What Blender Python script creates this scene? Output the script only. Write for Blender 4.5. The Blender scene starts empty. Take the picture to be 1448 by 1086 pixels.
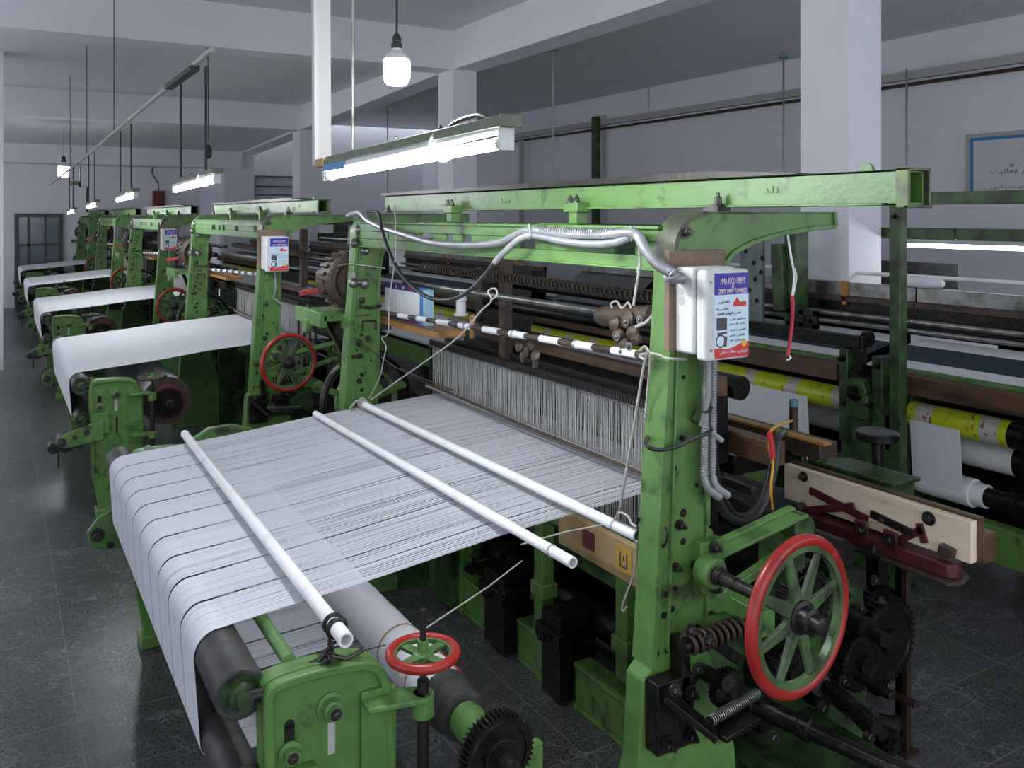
import bpy, math, random
from mathutils import Vector, Matrix
R = random.Random(7)
SC = bpy.context.scene
COL = SC.collection
V = Vector

# ------------------------------------------------------------------ camera geometry
F, VX, HY, H = 1240.0, -8.0, 306.0, 2.0          # focal length in px, row vanishing point, horizon row, eye height
PHI = math.atan((724 - VX) / F); S_, C_ = math.sin(PHI), math.cos(PHI)
def P(x, y, X=None, Y=None, Z=None):
    """a point read off the photograph, on the plane X=.., Y=.. or Z=.. of the room"""
    t, u = (x - 724) / F, (HY - y) / F
    dx, dy = S_ + t * C_, C_ - t * S_
    k = X / dx if X is not None else (Y / dy if Y is not None else (Z - H) / u)
    return V((dx * k, dy * k, H + u * k))
PITCH = 4.35

# ------------------------------------------------------------------ materials
def new_mat(name):
    m = bpy.data.materials.new(name); m.use_nodes = True
    n = m.node_tree.nodes; b = n['Principled BSDF']
    return m, n, m.node_tree.links, b
def rgb(*c): return (c[0], c[1], c[2], 1)
def mat(name, col, rough=.5, metal=0, col2=None, scale=6, lo=.45, hi=.7, bump=0, bscale=40, spec=.5, detail=6, col3=None, scale3=30, lo3=.6, hi3=.7, stretch=None):
    m, n, l, b = new_mat(name)
    b.inputs['Roughness'].default_value = rough
    b.inputs['Metallic'].default_value = metal
    b.inputs['Specular IOR Level'].default_value = spec
    b.inputs['Base Color'].default_value = rgb(*col)
    tc = n.new('ShaderNodeTexCoord'); src = tc.outputs['Object']
    if stretch:
        mp = n.new('ShaderNodeMapping'); mp.inputs['Scale'].default_value = stretch
        l.new(src, mp.inputs['Vector']); src = mp.outputs['Vector']
    def layer(base, c2, sc, a, z):
        nz = n.new('ShaderNodeTexNoise'); nz.inputs['Scale'].default_value = sc; nz.inputs['Detail'].default_value = detail
        nz.inputs['Roughness'].default_value = .65
        l.new(src, nz.inputs['Vector'])
        mr = n.new('ShaderNodeMapRange'); mr.inputs[1].default_value = a; mr.inputs[2].default_value = z
        l.new(nz.outputs['Fac'], mr.inputs[0])
        mx = n.new('ShaderNodeMix'); mx.data_type = 'RGBA'
        l.new(mr.outputs[0], mx.inputs['Factor'])
        if isinstance(base, tuple): mx.inputs['A'].default_value = rgb(*base)
        else: l.new(base, mx.inputs['A'])
        mx.inputs['B'].default_value = rgb(*c2)
        return mx.outputs['Result']
    out = None
    if col2: out = layer(tuple(col), col2, scale, lo, hi)
    if col3: out = layer(out if out else tuple(col), col3, scale3, lo3, hi3)
    if out: l.new(out, b.inputs['Base Color'])
    if bump:
        nz = n.new('ShaderNodeTexNoise'); nz.inputs['Scale'].default_value = bscale; nz.inputs['Detail'].default_value = 4
        l.new(src, nz.inputs['Vector'])
        bp = n.new('ShaderNodeBump'); bp.inputs['Strength'].default_value = bump; bp.inputs['Distance'].default_value = .01
        l.new(nz.outputs['Fac'], bp.inputs['Height']); l.new(bp.outputs['Normal'], b.inputs['Normal'])
    return m
def emit(name, col, s):
    m, n, l, b = new_mat(name)
    b.inputs['Base Color'].default_value = rgb(*col)
    b.inputs['Emission Color'].default_value = rgb(*col); b.inputs['Emission Strength'].default_value = s
    return m

GREEN = mat('green_paint', (.105, .222, .056), .38, 0, (.075, .16, .042), 5, .42, .68, .12, 60, col3=(.022, .026, .015), scale3=10, lo3=.56, hi3=.72)
GREEN2 = mat('worn_green_paint', (.13, .25, .08), .42, 0, (.06, .14, .035), 6, .42, .68, .15, 60, col3=(.03, .03, .018), scale3=9, lo3=.55, hi3=.7)
DGREEN = mat('oily_dark_green_paint', (.04, .10, .025), .4, 0, (.012, .018, .008), 9, .4, .62, .15, 60)
WORN = mat('bare_worn_edge', (.075, .08, .06), .45, .3, (.10, .16, .06), 12, .45, .65, .1)
BLACK = mat('greasy_black_steel', (.012, .0115, .011), .3, .55, (.03, .026, .022), 14, .45, .7, .25, 50)
DARK = mat('dark_oiled_iron', (.022, .021, .020), .38, .5, (.045, .035, .028), 12, .45, .7, .2, 50)
HOLE = mat('hole_shadow', (.006, .006, .005), .9)
STEEL = mat('worn_steel', (.30, .30, .29), .33, .85, (.12, .11, .10), 9, .45, .7, .06)
BOLT = mat('bolt_iron', (.07, .065, .06), .38, .7, (.03, .028, .026), 20, .45, .65)
GALV = mat('galvanised_conduit', (.36, .37, .39), .4, .45, (.28, .28, .30), 14, .45, .7, .05)
RUST = mat('brown_rusted_iron', (.085, .058, .042), .55, .3, (.035, .024, .018), 12, .42, .65, .3, 40)
RUSTPOST = mat('brown_painted_steel', (.055, .030, .022), .45, .2, (.025, .016, .012), 8, .42, .65, .15, 40)
RED = mat('red_paint', (.36, .020, .016), .3, 0, (.22, .014, .012), 8, .45, .7, .05, col3=(.16, .15, .145), scale3=5, lo3=.60, hi3=.68)
MAROON = mat('maroon_paint', (.11, .022, .026), .45, 0, (.05, .014, .014), 14, .45, .65, .12)
PLASTIC = mat('white_enamel_box', (.66, .67, .66), .4, 0, (.50, .50, .48), 7, .5, .72, .03, col3=(.3, .29, .27), scale3=26, lo3=.68, hi3=.74)
WHITEPIPE = mat('white_painted_pipe', (.80, .80, .81), .4, 0, (.62, .61, .58), 8, .55, .75)
YARN = mat('white_yarn', (.76, .76, .79), .75, 0, (.70, .70, .74), 5, .4, .7, .08, 200)
THREAD = mat('white_thread', (.66, .67, .72), .7)
CLOTH = mat('dense_white_warp', (.74, .75, .78), .75, 0, (.67, .68, .71), 3, .4, .7, .05, 200, stretch=(.4, 40, 1))
HEDDLE = mat('wire_heddle', (.62, .61, .59), .45, .2, (.30, .29, .27), 30, .4, .7, stretch=(30, 30, 2))
CORD = mat('grey_white_cord', (.42, .41, .39), .8, 0, (.30, .29, .26), 30, .4, .7)
RUBBER = mat('black_rubber_cable', (.02, .02, .021), .4)
YELLOW = mat('yellow_cable', (.62, .36, .03), .45)
REDTAPE = mat('red_tape', (.5, .03, .04), .4)
BOARD = mat('pale_planed_board', (.86, .72, .54), .6, 0, (.58, .44, .28), 3.2, .52, .74, .1, 30, stretch=(4, 1, 6), col3=(.09, .07, .05), scale3=7, lo3=.64, hi3=.72)
BROWNWOOD = mat('oiled_brown_wood', (.115, .062, .032), .42, 0, (.035, .022, .014), 3, .42, .66, .1, 30, stretch=(5, .7, 5))
ORANGEWOOD = mat('orange_varnished_edge', (.42, .20, .05), .4, 0, (.22, .10, .03), 6, .45, .7)
RUSTWOOD = mat('brown_backing_board', (.20, .135, .09), .6, 0, (.10, .07, .05), 8, .42, .7)
DARKWOOD = mat('blackened_wood', (.035, .024, .017), .45, 0, (.06, .036, .02), 4, .45, .7, stretch=(5, .7, 5))
CHAINM = mat('tarnished_chain', (.15, .115, .085), .5, .4, (.06, .045, .035), 30, .4, .7)
SPOKE = mat('greasy_green_spokes', (.085, .15, .06), .4, 0, (.03, .04, .022), 7, .42, .62, .12, 60)
STICKER = mat('amber_sticker', (.46, .28, .05), .6, 0, (.3, .2, .06), 20, .5, .7)
PAPER = mat('brown_kraft_paper', (.34, .24, .12), .7, 0, (.18, .12, .06), 6, .45, .7)
PURPLE = mat('purple_cover', (.07, .05, .17), .5)
BOOKWHITE = mat('book_white', (.86, .87, .90), .55)
BOOKBLUE = mat('book_blue', (.06, .24, .55), .5)
BOOKSKY = mat('book_sky_blue', (.35, .58, .75), .5)
SIGNWHITE = mat('label_pale_blue', (.60, .74, .85), .5)
SIGNBLUE = mat('label_deep_blue', (.03, .03, .34), .5)
SIGNRED = mat('label_red', (.60, .03, .03), .5)
SIGNYEL = mat('label_yellow', (.75, .5, .03), .5)
INKPINK = mat('label_pink_letters', (.85, .68, .66), .5)
INK = mat('dark_ink', (.05, .05, .07), .6)
INKGREY = mat('grey_ink', (.07, .066, .075), .6)
INKBLUE = mat('blue_ink', (.10, .30, .55), .6)
POSTERWHITE = mat('poster_white', (.62, .62, .64), .5)
POSTERBLUE = mat('poster_blue', (.05, .22, .48), .5)
GREYFRAME = mat('grey_frame', (.42, .42, .40), .5)
WALL = mat('white_plaster', (.80, .80, .84), .8, 0, (.75, .75, .79), 1.2, .4, .7, .04, 30)
CEIL = mat('ceiling_plaster', (.76, .77, .79), .85, 0, (.70, .71, .73), .8, .4, .7, .03, 20)
FARWALL = WALL
DOORM = mat('dark_grey_door_frame', (.055, .065, .075), .4, .2)
PANELM = mat('door_lower_panel', (.045, .055, .065), .45)
GLASS, n_, l_, b_ = new_mat('dark_door_glass')
b_.inputs['Base Color'].default_value = rgb(.13, .16, .18); b_.inputs['Roughness'].default_value = .12; b_.inputs['Specular IOR Level'].default_value = .8
GREYBEAM = mat('grey_roll_cover', (.10, .11, .12), .5, 0, (.06, .065, .07), 5, .4, .7)
NAVY = mat('navy_cloth', (.03, .045, .065), .6)
DUSTY = mat('dusty_black_roller', (.035, .034, .034), .5, .2, (.07, .068, .065), 10, .45, .7, .08)
LAMPGREEN = mat('olive_channel', (.10, .13, .075), .5, .2, (.17, .18, .14), 6, .45, .7)
LAMPWHITE = mat('lamp_batten_white', (.70, .71, .72), .4)
CLEARP = mat('clear_grey_plastic', (.42, .43, .44), .3)
TUBE = emit('lit_tube', (.92, .96, 1.0), 75)
BULB2 = emit('far_lit_bulb', (.95, .97, 1.0), 28)
TUBE2 = emit('dim_lit_tube', (.92, .96, 1.0), 14)
BULB = emit('lit_bulb', (.95, .97, 1.0), 230)

def mat_floor():
    m, n, l, b = new_mat('dark_stone_tiles')
    tc = n.new('ShaderNodeTexCoord'); mp = n.new('ShaderNodeMapping')
    mp.inputs['Location'].default_value = (-.185, -.37, 0)
    l.new(tc.outputs['Object'], mp.inputs['Vector'])
    br = n.new('ShaderNodeTexBrick'); br.offset = 0; br.squash = 1
    for k, v in (('Scale', 1), ('Mortar Size', .0035), ('Mortar Smooth', .3), ('Brick Width', .4), ('Row Height', .4), ('Bias', 0)):
        br.inputs[k].default_value = v
    br.inputs['Color1'].default_value = rgb(.036, .037, .040); br.inputs['Color2'].default_value = rgb(.052, .053, .056)
    br.inputs['Mortar'].default_value = rgb(.15, .15, .15)
    l.new(mp.outputs['Vector'], br.inputs['Vector'])
    # veins
    nz = n.new('ShaderNodeTexNoise'); nz.inputs['Scale'].default_value = 5; nz.inputs['Detail'].default_value = 6
    l.new(tc.outputs['Object'], nz.inputs['Vector'])
    va = n.new('ShaderNodeVectorMath'); va.operation = 'MULTIPLY_ADD'; va.inputs[1].default_value = (.5, .5, .5); l.new(nz.outputs['Color'], va.inputs[0]); l.new(tc.outputs['Object'], va.inputs[2])
    def cracks(sc, wd, gain):
        vo = n.new('ShaderNodeTexVoronoi'); vo.feature = 'DISTANCE_TO_EDGE'; vo.inputs['Scale'].default_value = sc; l.new(va.outputs[0], vo.inputs['Vector'])
        q = n.new('ShaderNodeMapRange'); q.inputs[1].default_value = 0; q.inputs[2].default_value = wd; q.inputs[3].default_value = gain; q.inputs[4].default_value = 0; l.new(vo.outputs['Distance'], q.inputs[0])
        g = n.new('ShaderNodeTexNoise'); g.inputs['Scale'].default_value = sc * .7; l.new(tc.outputs['Object'], g.inputs['Vector'])
        h = n.new('ShaderNodeMapRange'); h.inputs[1].default_value = .40; h.inputs[2].default_value = .56; l.new(g.outputs['Fac'], h.inputs[0])
        e = n.new('ShaderNodeMath'); e.operation = 'MULTIPLY'; l.new(q.outputs[0], e.inputs[0]); l.new(h.outputs[0], e.inputs[1]); return e.outputs[0]
    n3 = n.new('ShaderNodeTexNoise'); n3.inputs['Scale'].default_value = 90; n3.inputs['Detail'].default_value = 5; n3.inputs['Roughness'].default_value = .7
    l.new(tc.outputs['Object'], n3.inputs['Vector'])
    m3 = n.new('ShaderNodeMapRange'); m3.inputs[1].default_value = .46; m3.inputs[2].default_value = .80; m3.inputs[4].default_value = .7
    l.new(n3.outputs['Fac'], m3.inputs[0])
    ad0 = n.new('ShaderNodeMath'); ad0.operation = 'MAXIMUM'; l.new(cracks(5, .035, .7), ad0.inputs[0]); l.new(cracks(12, .05, .5), ad0.inputs[1])
    ad = n.new('ShaderNodeMath'); ad.operation = 'MAXIMUM'; l.new(ad0.outputs[0], ad.inputs[0]); l.new(m3.outputs[0], ad.inputs[1])
    mx = n.new('ShaderNodeMix'); mx.data_type = 'RGBA'; mx.inputs['B'].default_value = rgb(.30, .30, .298)
    l.new(br.outputs['Color'], mx.inputs['A']); l.new(ad.outputs[0], mx.inputs['Factor'])
    l.new(mx.outputs['Result'], b.inputs['Base Color'])
    mr2 = n.new('ShaderNodeMapRange'); mr2.inputs[1].default_value = .3; mr2.inputs[2].default_value = .7; mr2.inputs[3].default_value = .22; mr2.inputs[4].default_value = .42
    l.new(n3.outputs['Fac'], mr2.inputs[0]); l.new(mr2.outputs[0], b.inputs['Roughness'])
    bp = n.new('ShaderNodeBump'); bp.inputs['Strength'].default_value = .25; bp.inputs['Distance'].default_value = .004
    n4 = n.new('ShaderNodeTexNoise'); n4.inputs['Scale'].default_value = 70; n4.inputs['Detail'].default_value = 3
    l.new(tc.outputs['Object'], n4.inputs['Vector']); l.new(n4.outputs['Fac'], bp.inputs['Height']); l.new(bp.outputs['Normal'], b.inputs['Normal'])
    return m
FLOOR = mat_floor()

def mat_print():
    """yellow-green printed wrapper with pale label patches round the roller"""
    m, n, l, b = new_mat('yellow_printed_wrap')
    tc = n.new('ShaderNodeTexCoord'); sp = n.new('ShaderNodeSeparateXYZ'); l.new(tc.outputs['Object'], sp.inputs[0])
    def mth(op, a, v):
        q = n.new('ShaderNodeMath'); q.operation = op; l.new(a, q.inputs[0]); q.inputs[1].default_value = v; return q.outputs[0]
    md = mth('FRACT', mth('MULTIPLY', sp.outputs['Y'], 1 / .36), 0)
    band = mth('LESS_THAN', md, .27)
    vo = n.new('ShaderNodeTexNoise'); vo.inputs['Scale'].default_value = 26; l.new(tc.outputs['Object'], vo.inputs['Vector'])
    spot = mth('GREATER_THAN', vo.outputs['Fac'], .63)
    def mix(f, a, c):
        q = n.new('ShaderNodeMix'); q.data_type = 'RGBA'; l.new(f, q.inputs['Factor'])
        if isinstance(a, tuple): q.inputs['A'].default_value = rgb(*a)
        else: l.new(a, q.inputs['A'])
        q.inputs['B'].default_value = rgb(*c); return q.outputs['Result']
    c = mix(spot, (.50, .58, .02), (.42, .30, .02))
    c = mix(band, c, (.50, .47, .42))
    v2 = n.new('ShaderNodeTexNoise'); v2.inputs['Scale'].default_value = 38; v2.inputs['Detail'].default_value = 1; l.new(tc.outputs['Object'], v2.inputs['Vector'])
    both = n.new('ShaderNodeMath'); both.operation = 'MULTIPLY'; l.new(mth('GREATER_THAN', v2.outputs['Fac'], .66), both.inputs[0]); l.new(mth('LESS_THAN', md, .45), both.inputs[1])
    c = mix(both.outputs[0], c, (.30, .06, .05))
    l.new(c, b.inputs['Base Color']); b.inputs['Roughness'].default_value = .35
    return m
PRINT = mat_print()

# ------------------------------------------------------------------ mesh builder
def basis(d):
    d = V(d).normalized()
    a = V((0, 0, 1)) if abs(d.z) < .9 else V((1, 0, 0))
    u = a.cross(d).normalized(); w = d.cross(u)
    return u, w, d
class M:
    def __init__(s): s.v, s.f, s.mi, s.m, s.cut, s.dep = [], [], [], 0, [], 0
    def add(s, vs, fs):
        o = len(s.v); s.v += [V(p) for p in vs]
        for f in fs: s.f.append([o + i for i in f]); s.mi.append(s.m)
        return s
    def mt(s, i): s.m = i; return s
    def box(s, x0, x1, y0, y1, z0, z1):
        return s.add([(x0, y0, z0), (x1, y0, z0), (x1, y1, z0), (x0, y1, z0), (x0, y0, z1), (x1, y0, z1), (x1, y1, z1), (x0, y1, z1)],
                     [(0, 3, 2, 1), (4, 5, 6, 7), (0, 1, 5, 4), (1, 2, 6, 5), (2, 3, 7, 6), (3, 0, 4, 7)])
    def bar(s, a, b, w, h, up=(0, 0, 1)):
        a, b = V(a), V(b); d = (b - a).normalized(); u = V(up).cross(d)
        if u.length < .01: u = V((1, 0, 0)).cross(d)
        u.normalize(); q = d.cross(u); u *= w / 2; q *= h / 2
        return s.add([a - u - q, a + u - q, a + u + q, a - u + q, b - u - q, b + u - q, b + u + q, b - u + q],
                     [(0, 3, 2, 1), (4, 5, 6, 7), (0, 1, 5, 4), (1, 2, 6, 5), (2, 3, 7, 6), (3, 0, 4, 7)])
    def lathe(s, o, ax, prof, n=20, caps=True):
        u, w, d = basis(ax); o = V(o); vs, fs = [], []
        for r, h in prof:
            for k in range(n):
                a = 2 * math.pi * k / n
                vs.append(o + d * h + (u * math.cos(a) + w * math.sin(a)) * r)
        for i in range(len(prof) - 1):
            for k in range(n):
                k2 = (k + 1) % n
                fs.append((i * n + k, i * n + k2, (i + 1) * n + k2, (i + 1) * n + k))
        if caps:
            fs.append(tuple(range(n))[::-1]); fs.append(tuple((len(prof) - 1) * n + k for k in range(n)))
        return s.add(vs, fs)
    def cyl(s, a, b, r, n=16, r2=None):
        a, b = V(a), V(b); L = (b - a).length
        return s.lathe(a, b - a, [(r, 0), (r2 if r2 is not None else r, L)], n)
    def tube(s, pts, r, n=8, closed=False):
        pts = [V(p) for p in pts]; vs, fs = [], []; N = len(pts); u = None
        for i, p in enumerate(pts):
            if closed: d = (pts[(i + 1) % N] - pts[i - 1]).normalized()
            else: d = (pts[min(i + 1, N - 1)] - pts[max(i - 1, 0)]).normalized()
            if u is None: u, w, _ = basis(d)
            else:
                u = (u - d * u.dot(d)).normalized(); w = d.cross(u)
            for k in range(n):
                a = 2 * math.pi * k / n
                vs.append(p + (u * math.cos(a) + w * math.sin(a)) * r)
        for i in range(N if closed else N - 1):
            j = (i + 1) % N
            for k in range(n):
                k2 = (k + 1) % n
                fs.append((i * n + k, i * n + k2, j * n + k2, j * n + k))
        if not closed: fs.append(tuple(range(n))[::-1]); fs.append(tuple((N - 1) * n + k for k in range(n)))
        return s.add(vs, fs)
    def prism(s, poly, ax, a0, a1):
        def mk(p, a): return {'x': (a, p[0], p[1]), 'y': (p[0], a, p[1]), 'z': (p[0], p[1], a)}[ax]
        n = len(poly); vs = [mk(p, a0) for p in poly] + [mk(p, a1) for p in poly]
        fs = [tuple(range(n)), tuple(range(n, 2 * n))[::-1]] + [(i, i + n, (i + 1) % n + n, (i + 1) % n) for i in range(n)]
        return s.add(vs, fs)
    def torus(s, o, ax, Rr, r, n=48, m=10, sy=1.0):
        u, w, d = basis(ax); o = V(o); vs, fs = [], []
        for i in range(n):
            a = 2 * math.pi * i / n; e = u * math.cos(a) + w * math.sin(a)
            for k in range(m):
                b = 2 * math.pi * k / m
                vs.append(o + e * (Rr + r * math.cos(b)) + d * (r * sy * math.sin(b)))
        for i in range(n):
            for k in range(m):
                i2, k2 = (i + 1) % n, (k + 1) % m
                fs.append((i * m + k, i2 * m + k, i2 * m + k2, i * m + k2))
        return s.add(vs, fs)
    def bolt(s, p, d, r=.010, h=.012):
        p = V(p); d = V(d).normalized()
        s.lathe(p, d, [(r * 1.5, 0), (r * 1.5, h * .25)], 12)
        s.lathe(p + d * h * .25, d, [(r, 0), (r, h * .65), (r * .8, h * .75)], 6)
        return s.lathe(p + d * h * .9, d, [(r * .5, 0), (r * .5, h * .5)], 8)
    def gear(s, o, ax, Rr, wd, teeth, hub=.3):
        u, w, d = basis(ax); o = V(o); n = teeth * 4; vs, fs = [], []
        for h in (0, wd):
            for k in range(n):
                a = 2 * math.pi * k / n; rr = Rr if k % 4 in (0, 1) else Rr * .90
                vs.append(o + d * h + (u * math.cos(a) + w * math.sin(a)) * rr)
        fs = [tuple(range(n))[::-1], tuple(range(n, 2 * n))] + [(k, (k + 1) % n, (k + 1) % n + n, k + n) for k in range(n)]
        s.add(vs, fs)
        for sg, h in ((1, wd), (-1, 0)):
            s.torus(o + d * h, d, Rr * .78, Rr * .05, 32, 6)
            s.cyl(o + d * h, o + d * (h + sg * wd * .6), Rr * hub, 16)
        return s
    def spring(s, a, b, Rr, r, turns, n=6):
        a, b = V(a), V(b); u, w, d = basis(b - a); L = (b - a).length; K = int(turns * 12)
        return s.tube([a + d * (L * i / K) + (u * math.cos(i * math.pi / 6) + w * math.sin(i * math.pi / 6)) * Rr for i in range(K + 1)], r, n)
    def sphere(s, c, r, n=14):
        k = n // 2
        return s.lathe(c, (0, 0, 1), [(max(r * math.sin(math.pi * i / k), r * .02), -r * math.cos(math.pi * i / k)) for i in range(k + 1)], n)
    def build(s, name, mats, parent=None, bevel=0, seg=2, flat=False):
        me = bpy.data.meshes.new(name)
        mats = mats if isinstance(mats, (list, tuple)) else [mats]
        if parent is not None:
            root = parent
            while root.parent: root = root.parent
            o = root.location.copy()
        else:
            xs = [p.x for p in s.v]; ys = [p.y for p in s.v]; zs = [p.z for p in s.v]
            o = V(((min(xs) + max(xs)) / 2, (min(ys) + max(ys)) / 2, min(zs)))
        me.from_pydata([p - o for p in s.v], [], s.f)
        for m in mats: me.materials.append(m)
        me.polygons.foreach_set('material_index', s.mi)
        if not flat:
            me.polygons.foreach_set('use_smooth', [True] * len(s.f))
            me.set_sharp_from_angle(angle=math.radians(35))
        me.update()
        ob = bpy.data.objects.new(name, me); COL.objects.link(ob)
        if parent is not None: ob.parent = parent
        else: ob.location = o
        if bevel:
            bv = ob.modifiers.new('edge', 'BEVEL'); bv.width = bevel; bv.segments = seg; bv.limit_method = 'ANGLE'; bv.angle_limit = math.radians(40)
        return ob
def _wrap(fn):
    def g(s, *a, **k):
        if s.dep == 0: s.cut.append((len(s.v), len(s.f)))
        s.dep += 1
        out = fn(s, *a, **k); s.dep -= 1
        return out
    return g
for _n in ('box', 'bar', 'lathe', 'cyl', 'tube', 'prism', 'torus', 'bolt', 'gear', 'spring', 'sphere'): setattr(M, _n, _wrap(getattr(M, _n)))
def each(b, name, mats, parent=None, bevel=0):
    """build every shape of b as an object of its own"""
    cuts = b.cut + [(len(b.v), len(b.f))]; out = []
    for (v0, f0), (v1, f1) in zip(cuts, cuts[1:]):
        c = M(); c.v = b.v[v0:v1]; c.f = [[i - v0 for i in f] for f in b.f[f0:f1]]; c.mi = b.mi[f0:f1]
        out.append(c.build(name, mats, parent, bevel))
    return out
def strip(b, path, wd, y0, y1):
    """a band of width wd inside an outline in the XZ plane"""
    pts = [V((p[0], 0, p[1])) for p in path]; inn = []
    for i, p in enumerate(pts):
        d = (pts[min(i + 1, len(pts) - 1)] - pts[max(i - 1, 0)]).normalized(); inn.append(p + V((d.z, 0, -d.x)) * wd)
    for i in range(len(pts) - 1):
        q = [pts[i], pts[i + 1], inn[i + 1], inn[i]]
        b.add([p + V((0, y0, 0)) for p in q] + [p + V((0, y1, 0)) for p in q], [(0, 1, 2, 3), (4, 7, 6, 5), (0, 4, 5, 1), (3, 2, 6, 7)] + ([(0, 3, 7, 4)] if i == 0 else []) + ([(1, 5, 6, 2)] if i == len(pts) - 2 else []))
    return b
def tag(o, label=None, cat=None, group=None, kind=None):
    if label: o['label'] = label
    if cat: o['category'] = cat
    if group: o['group'] = group
    if kind: o['kind'] = kind
    return o
def empty(name, loc, label, cat, group=None):
    o = bpy.data.objects.new(name, None); COL.objects.link(o); o.location = loc; o.empty_display_size = .1
    return tag(o, label, cat, group)
def structure(o, label=None):
    o['kind'] = 'structure'
    if label: o['label'] = label
    return o
def copy_tree(o, d=None, label=None, parent=None):
    c = o.copy(); COL.objects.link(c)
    if parent is not None: c.parent = parent
    if d is not None: c.location = o.location + V(d)
    if label: c['label'] = label
    for ch in list(o.children): copy_tree(ch, None, None, c)
    return c
def smooth_path(pts, k=6):
    pts = [V(p) for p in pts]; out = []
    for i in range(len(pts) - 1):
        p0, p1, p2, p3 = pts[max(i - 1, 0)], pts[i], pts[i + 1], pts[min(i + 2, len(pts) - 1)]
        for j in range(k):
            t = j / k
            out.append(.5 * ((2 * p1) + (p2 - p0) * t + (2 * p0 - 5 * p1 + 4 * p2 - p3) * t * t + (3 * p1 - p0 - 3 * p2 + p3) * t ** 3))
    out.append(pts[-1]); return out
AR = {'ا': ('\uFE8D', '\uFE8E', None, None), 'ب': '\uFE8F', 'ت': '\uFE95', 'پ': '\uFB56', 'ر': ('\uFEAD', '\uFEAE', None, None), 'د': ('\uFEA9', '\uFEAA', None, None), 'و': ('\uFEED', '\uFEEE', None, None),
      'س': '\uFEB1', 'ش': '\uFEB5', 'ف': '\uFED1', 'ق': '\uFED5', 'ن': '\uFEE5', 'م': '\uFEE1', 'ه': '\uFEE9', 'ی': ('\uFBFC', '\uFBFD', '\uFBFE', '\uFBFF'), 'ل': '\uFEDD', 'ک': ('\uFB8E', '\uFB8F', '\uFB90', '\uFB91'), 'ع': '\uFEC9', 'ط': '\uFEC1', 'خ': '\uFEA5'}
def arabic(txt):
    def forms(ch):
        q = AR.get(ch)
        if q is None: return None
        if isinstance(q, tuple): return q
        b = ord(q); return (chr(b), chr(b + 1), chr(b + 2), chr(b + 3))
    out = []
    for i, ch in enumerate(txt):
        f = forms(ch)
        if f is None: out.append(ch); continue
        pf = forms(txt[i - 1]) if i else None; nf = forms(txt[i + 1]) if i + 1 < len(txt) else None
        jp = pf is not None and pf[2] is not None; jn = nf is not None and f[2] is not None
        out.append(f[3] if jp and jn else f[1] if jp else f[2] if jn else f[0])
    return ''.join(reversed(out))
def text(name, body, origin, right, up, size, m, parent, width=None, height=None, depth=.0006, align='CENTER'):
    """flat lettering on a surface; right and up are the surface's own directions"""
    c = bpy.data.curves.new(name, 'FONT'); c.body = body; c.align_x = align; c.align_y = 'CENTER'; c.extrude = .02; c.resolution_u = 2
    t = bpy.data.objects.new(name, c); COL.objects.link(t)
    me = bpy.data.meshes.new_from_object(t.evaluated_get(bpy.context.evaluated_depsgraph_get()))
    bpy.data.objects.remove(t)
    xs = [v.co.x for v in me.vertices]; ys = [v.co.y for v in me.vertices]
    if not xs: return None
    sx = sy = size
    if width: sx = width / (max(xs) - min(xs))
    if height: sy = height / (max(ys) - min(ys))
    cy = (max(ys) + min(ys)) / 2
    right, up = V(right), V(up); nrm = right.cross(up); root = parent
    while root.parent: root = root.parent
    o = V(origin) - root.location
    for v in me.vertices:
        v.co = o + right * (v.co.x * sx) + up * ((v.co.y - cy) * sy) + nrm * (v.co.z / .02 * depth)
    me.materials.clear(); me.materials.append(m)
    ob = bpy.data.objects.new(name, me); COL.objects.link(ob); ob.parent = parent
    return ob

# ------------------------------------------------------------------ the room
structure(M().box(-3.4, 10.8, -4, 22.2, -.1, 0).build('floor', FLOOR))
structure(M().box(-3.4, 10.8, -4, 22.2, 4.4, 4.55).build('ceiling', CEIL))
structure(M().box(-3.4, 5.1, 10.55, 16.73, 4.15, 4.4).build('ceiling_bay', CEIL))
structure(M().prism([(17.1, 3.72), (21.3, 3.55), (21.3, 4.4), (17.1, 4.4)], 'x', -3.4, 5.1).build('ceiling_slope', CEIL))
structure(M().box(-3.4, 5.1, 10.15, 10.55, 3.9, 4.4).build('beam_cross', WALL))
structure(M().box(-3.4, 5.1, 16.73, 17.1, 3.68, 4.4).build('beam_cross', WALL))
structure(M().box(-3.4, 5.1, 21.3, 22, 3.15, 4.4).build('beam_far', WALL))
m_ = M().box(5.1, 5.47, -4, 10.5, 3.9, 4.4); structure(m_.build('beam_long', WALL))
m_ = M().prism([(10.5, 3.9), (16.73, 3.68), (21.5, 3.5), (21.5, 4.4), (10.5, 4.4)], 'x', 5.1, 5.47); structure(m_.build('beam_long', WALL))
for y0, y1, z in ((4.05, 4.47, 3.9), (10.15, 10.57, 3.9), (16.73, 17.2, 3.7), (-1.9, -1.5, 3.9)):
    structure(M().box(5.1, 5.45, y0, y1, 0, z).build('column', WALL))
structure(M().box(4.72, 5.42, 21.45, 22.0, 0, 3.5).build('column', WALL))
structure(M().box(-.6, .10, 13.2, 13.6, 0, 4.15).build('pillar_left', WALL))
structure(M().box(-3.4, 4.17, 22, 22.2, 0, 4.4).build('wall_far', FARWALL))
structure(M().box(4.17, 10.8, 22.8, 23, 0, 4.55).box(4.17, 4.3, 22.2, 22.8, 0, 4.55).build('wall_far', FARWALL))
structure(M().box(10.5, 10.8, -4, 22.8, 0, 4.4).build('wall_right', WALL))
wl = M().box(-3.4, -3.2, -4, 22, 0, .9).box(-3.4, -3.2, -4, 22, 3.3, 4.4)
for k in range(8): wl.box(-3.4, -3.2, -4 + k * 3.67, -3.6 + k * 3.67, .9, 3.3)
structure(wl.build('wall_left', WALL))

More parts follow.
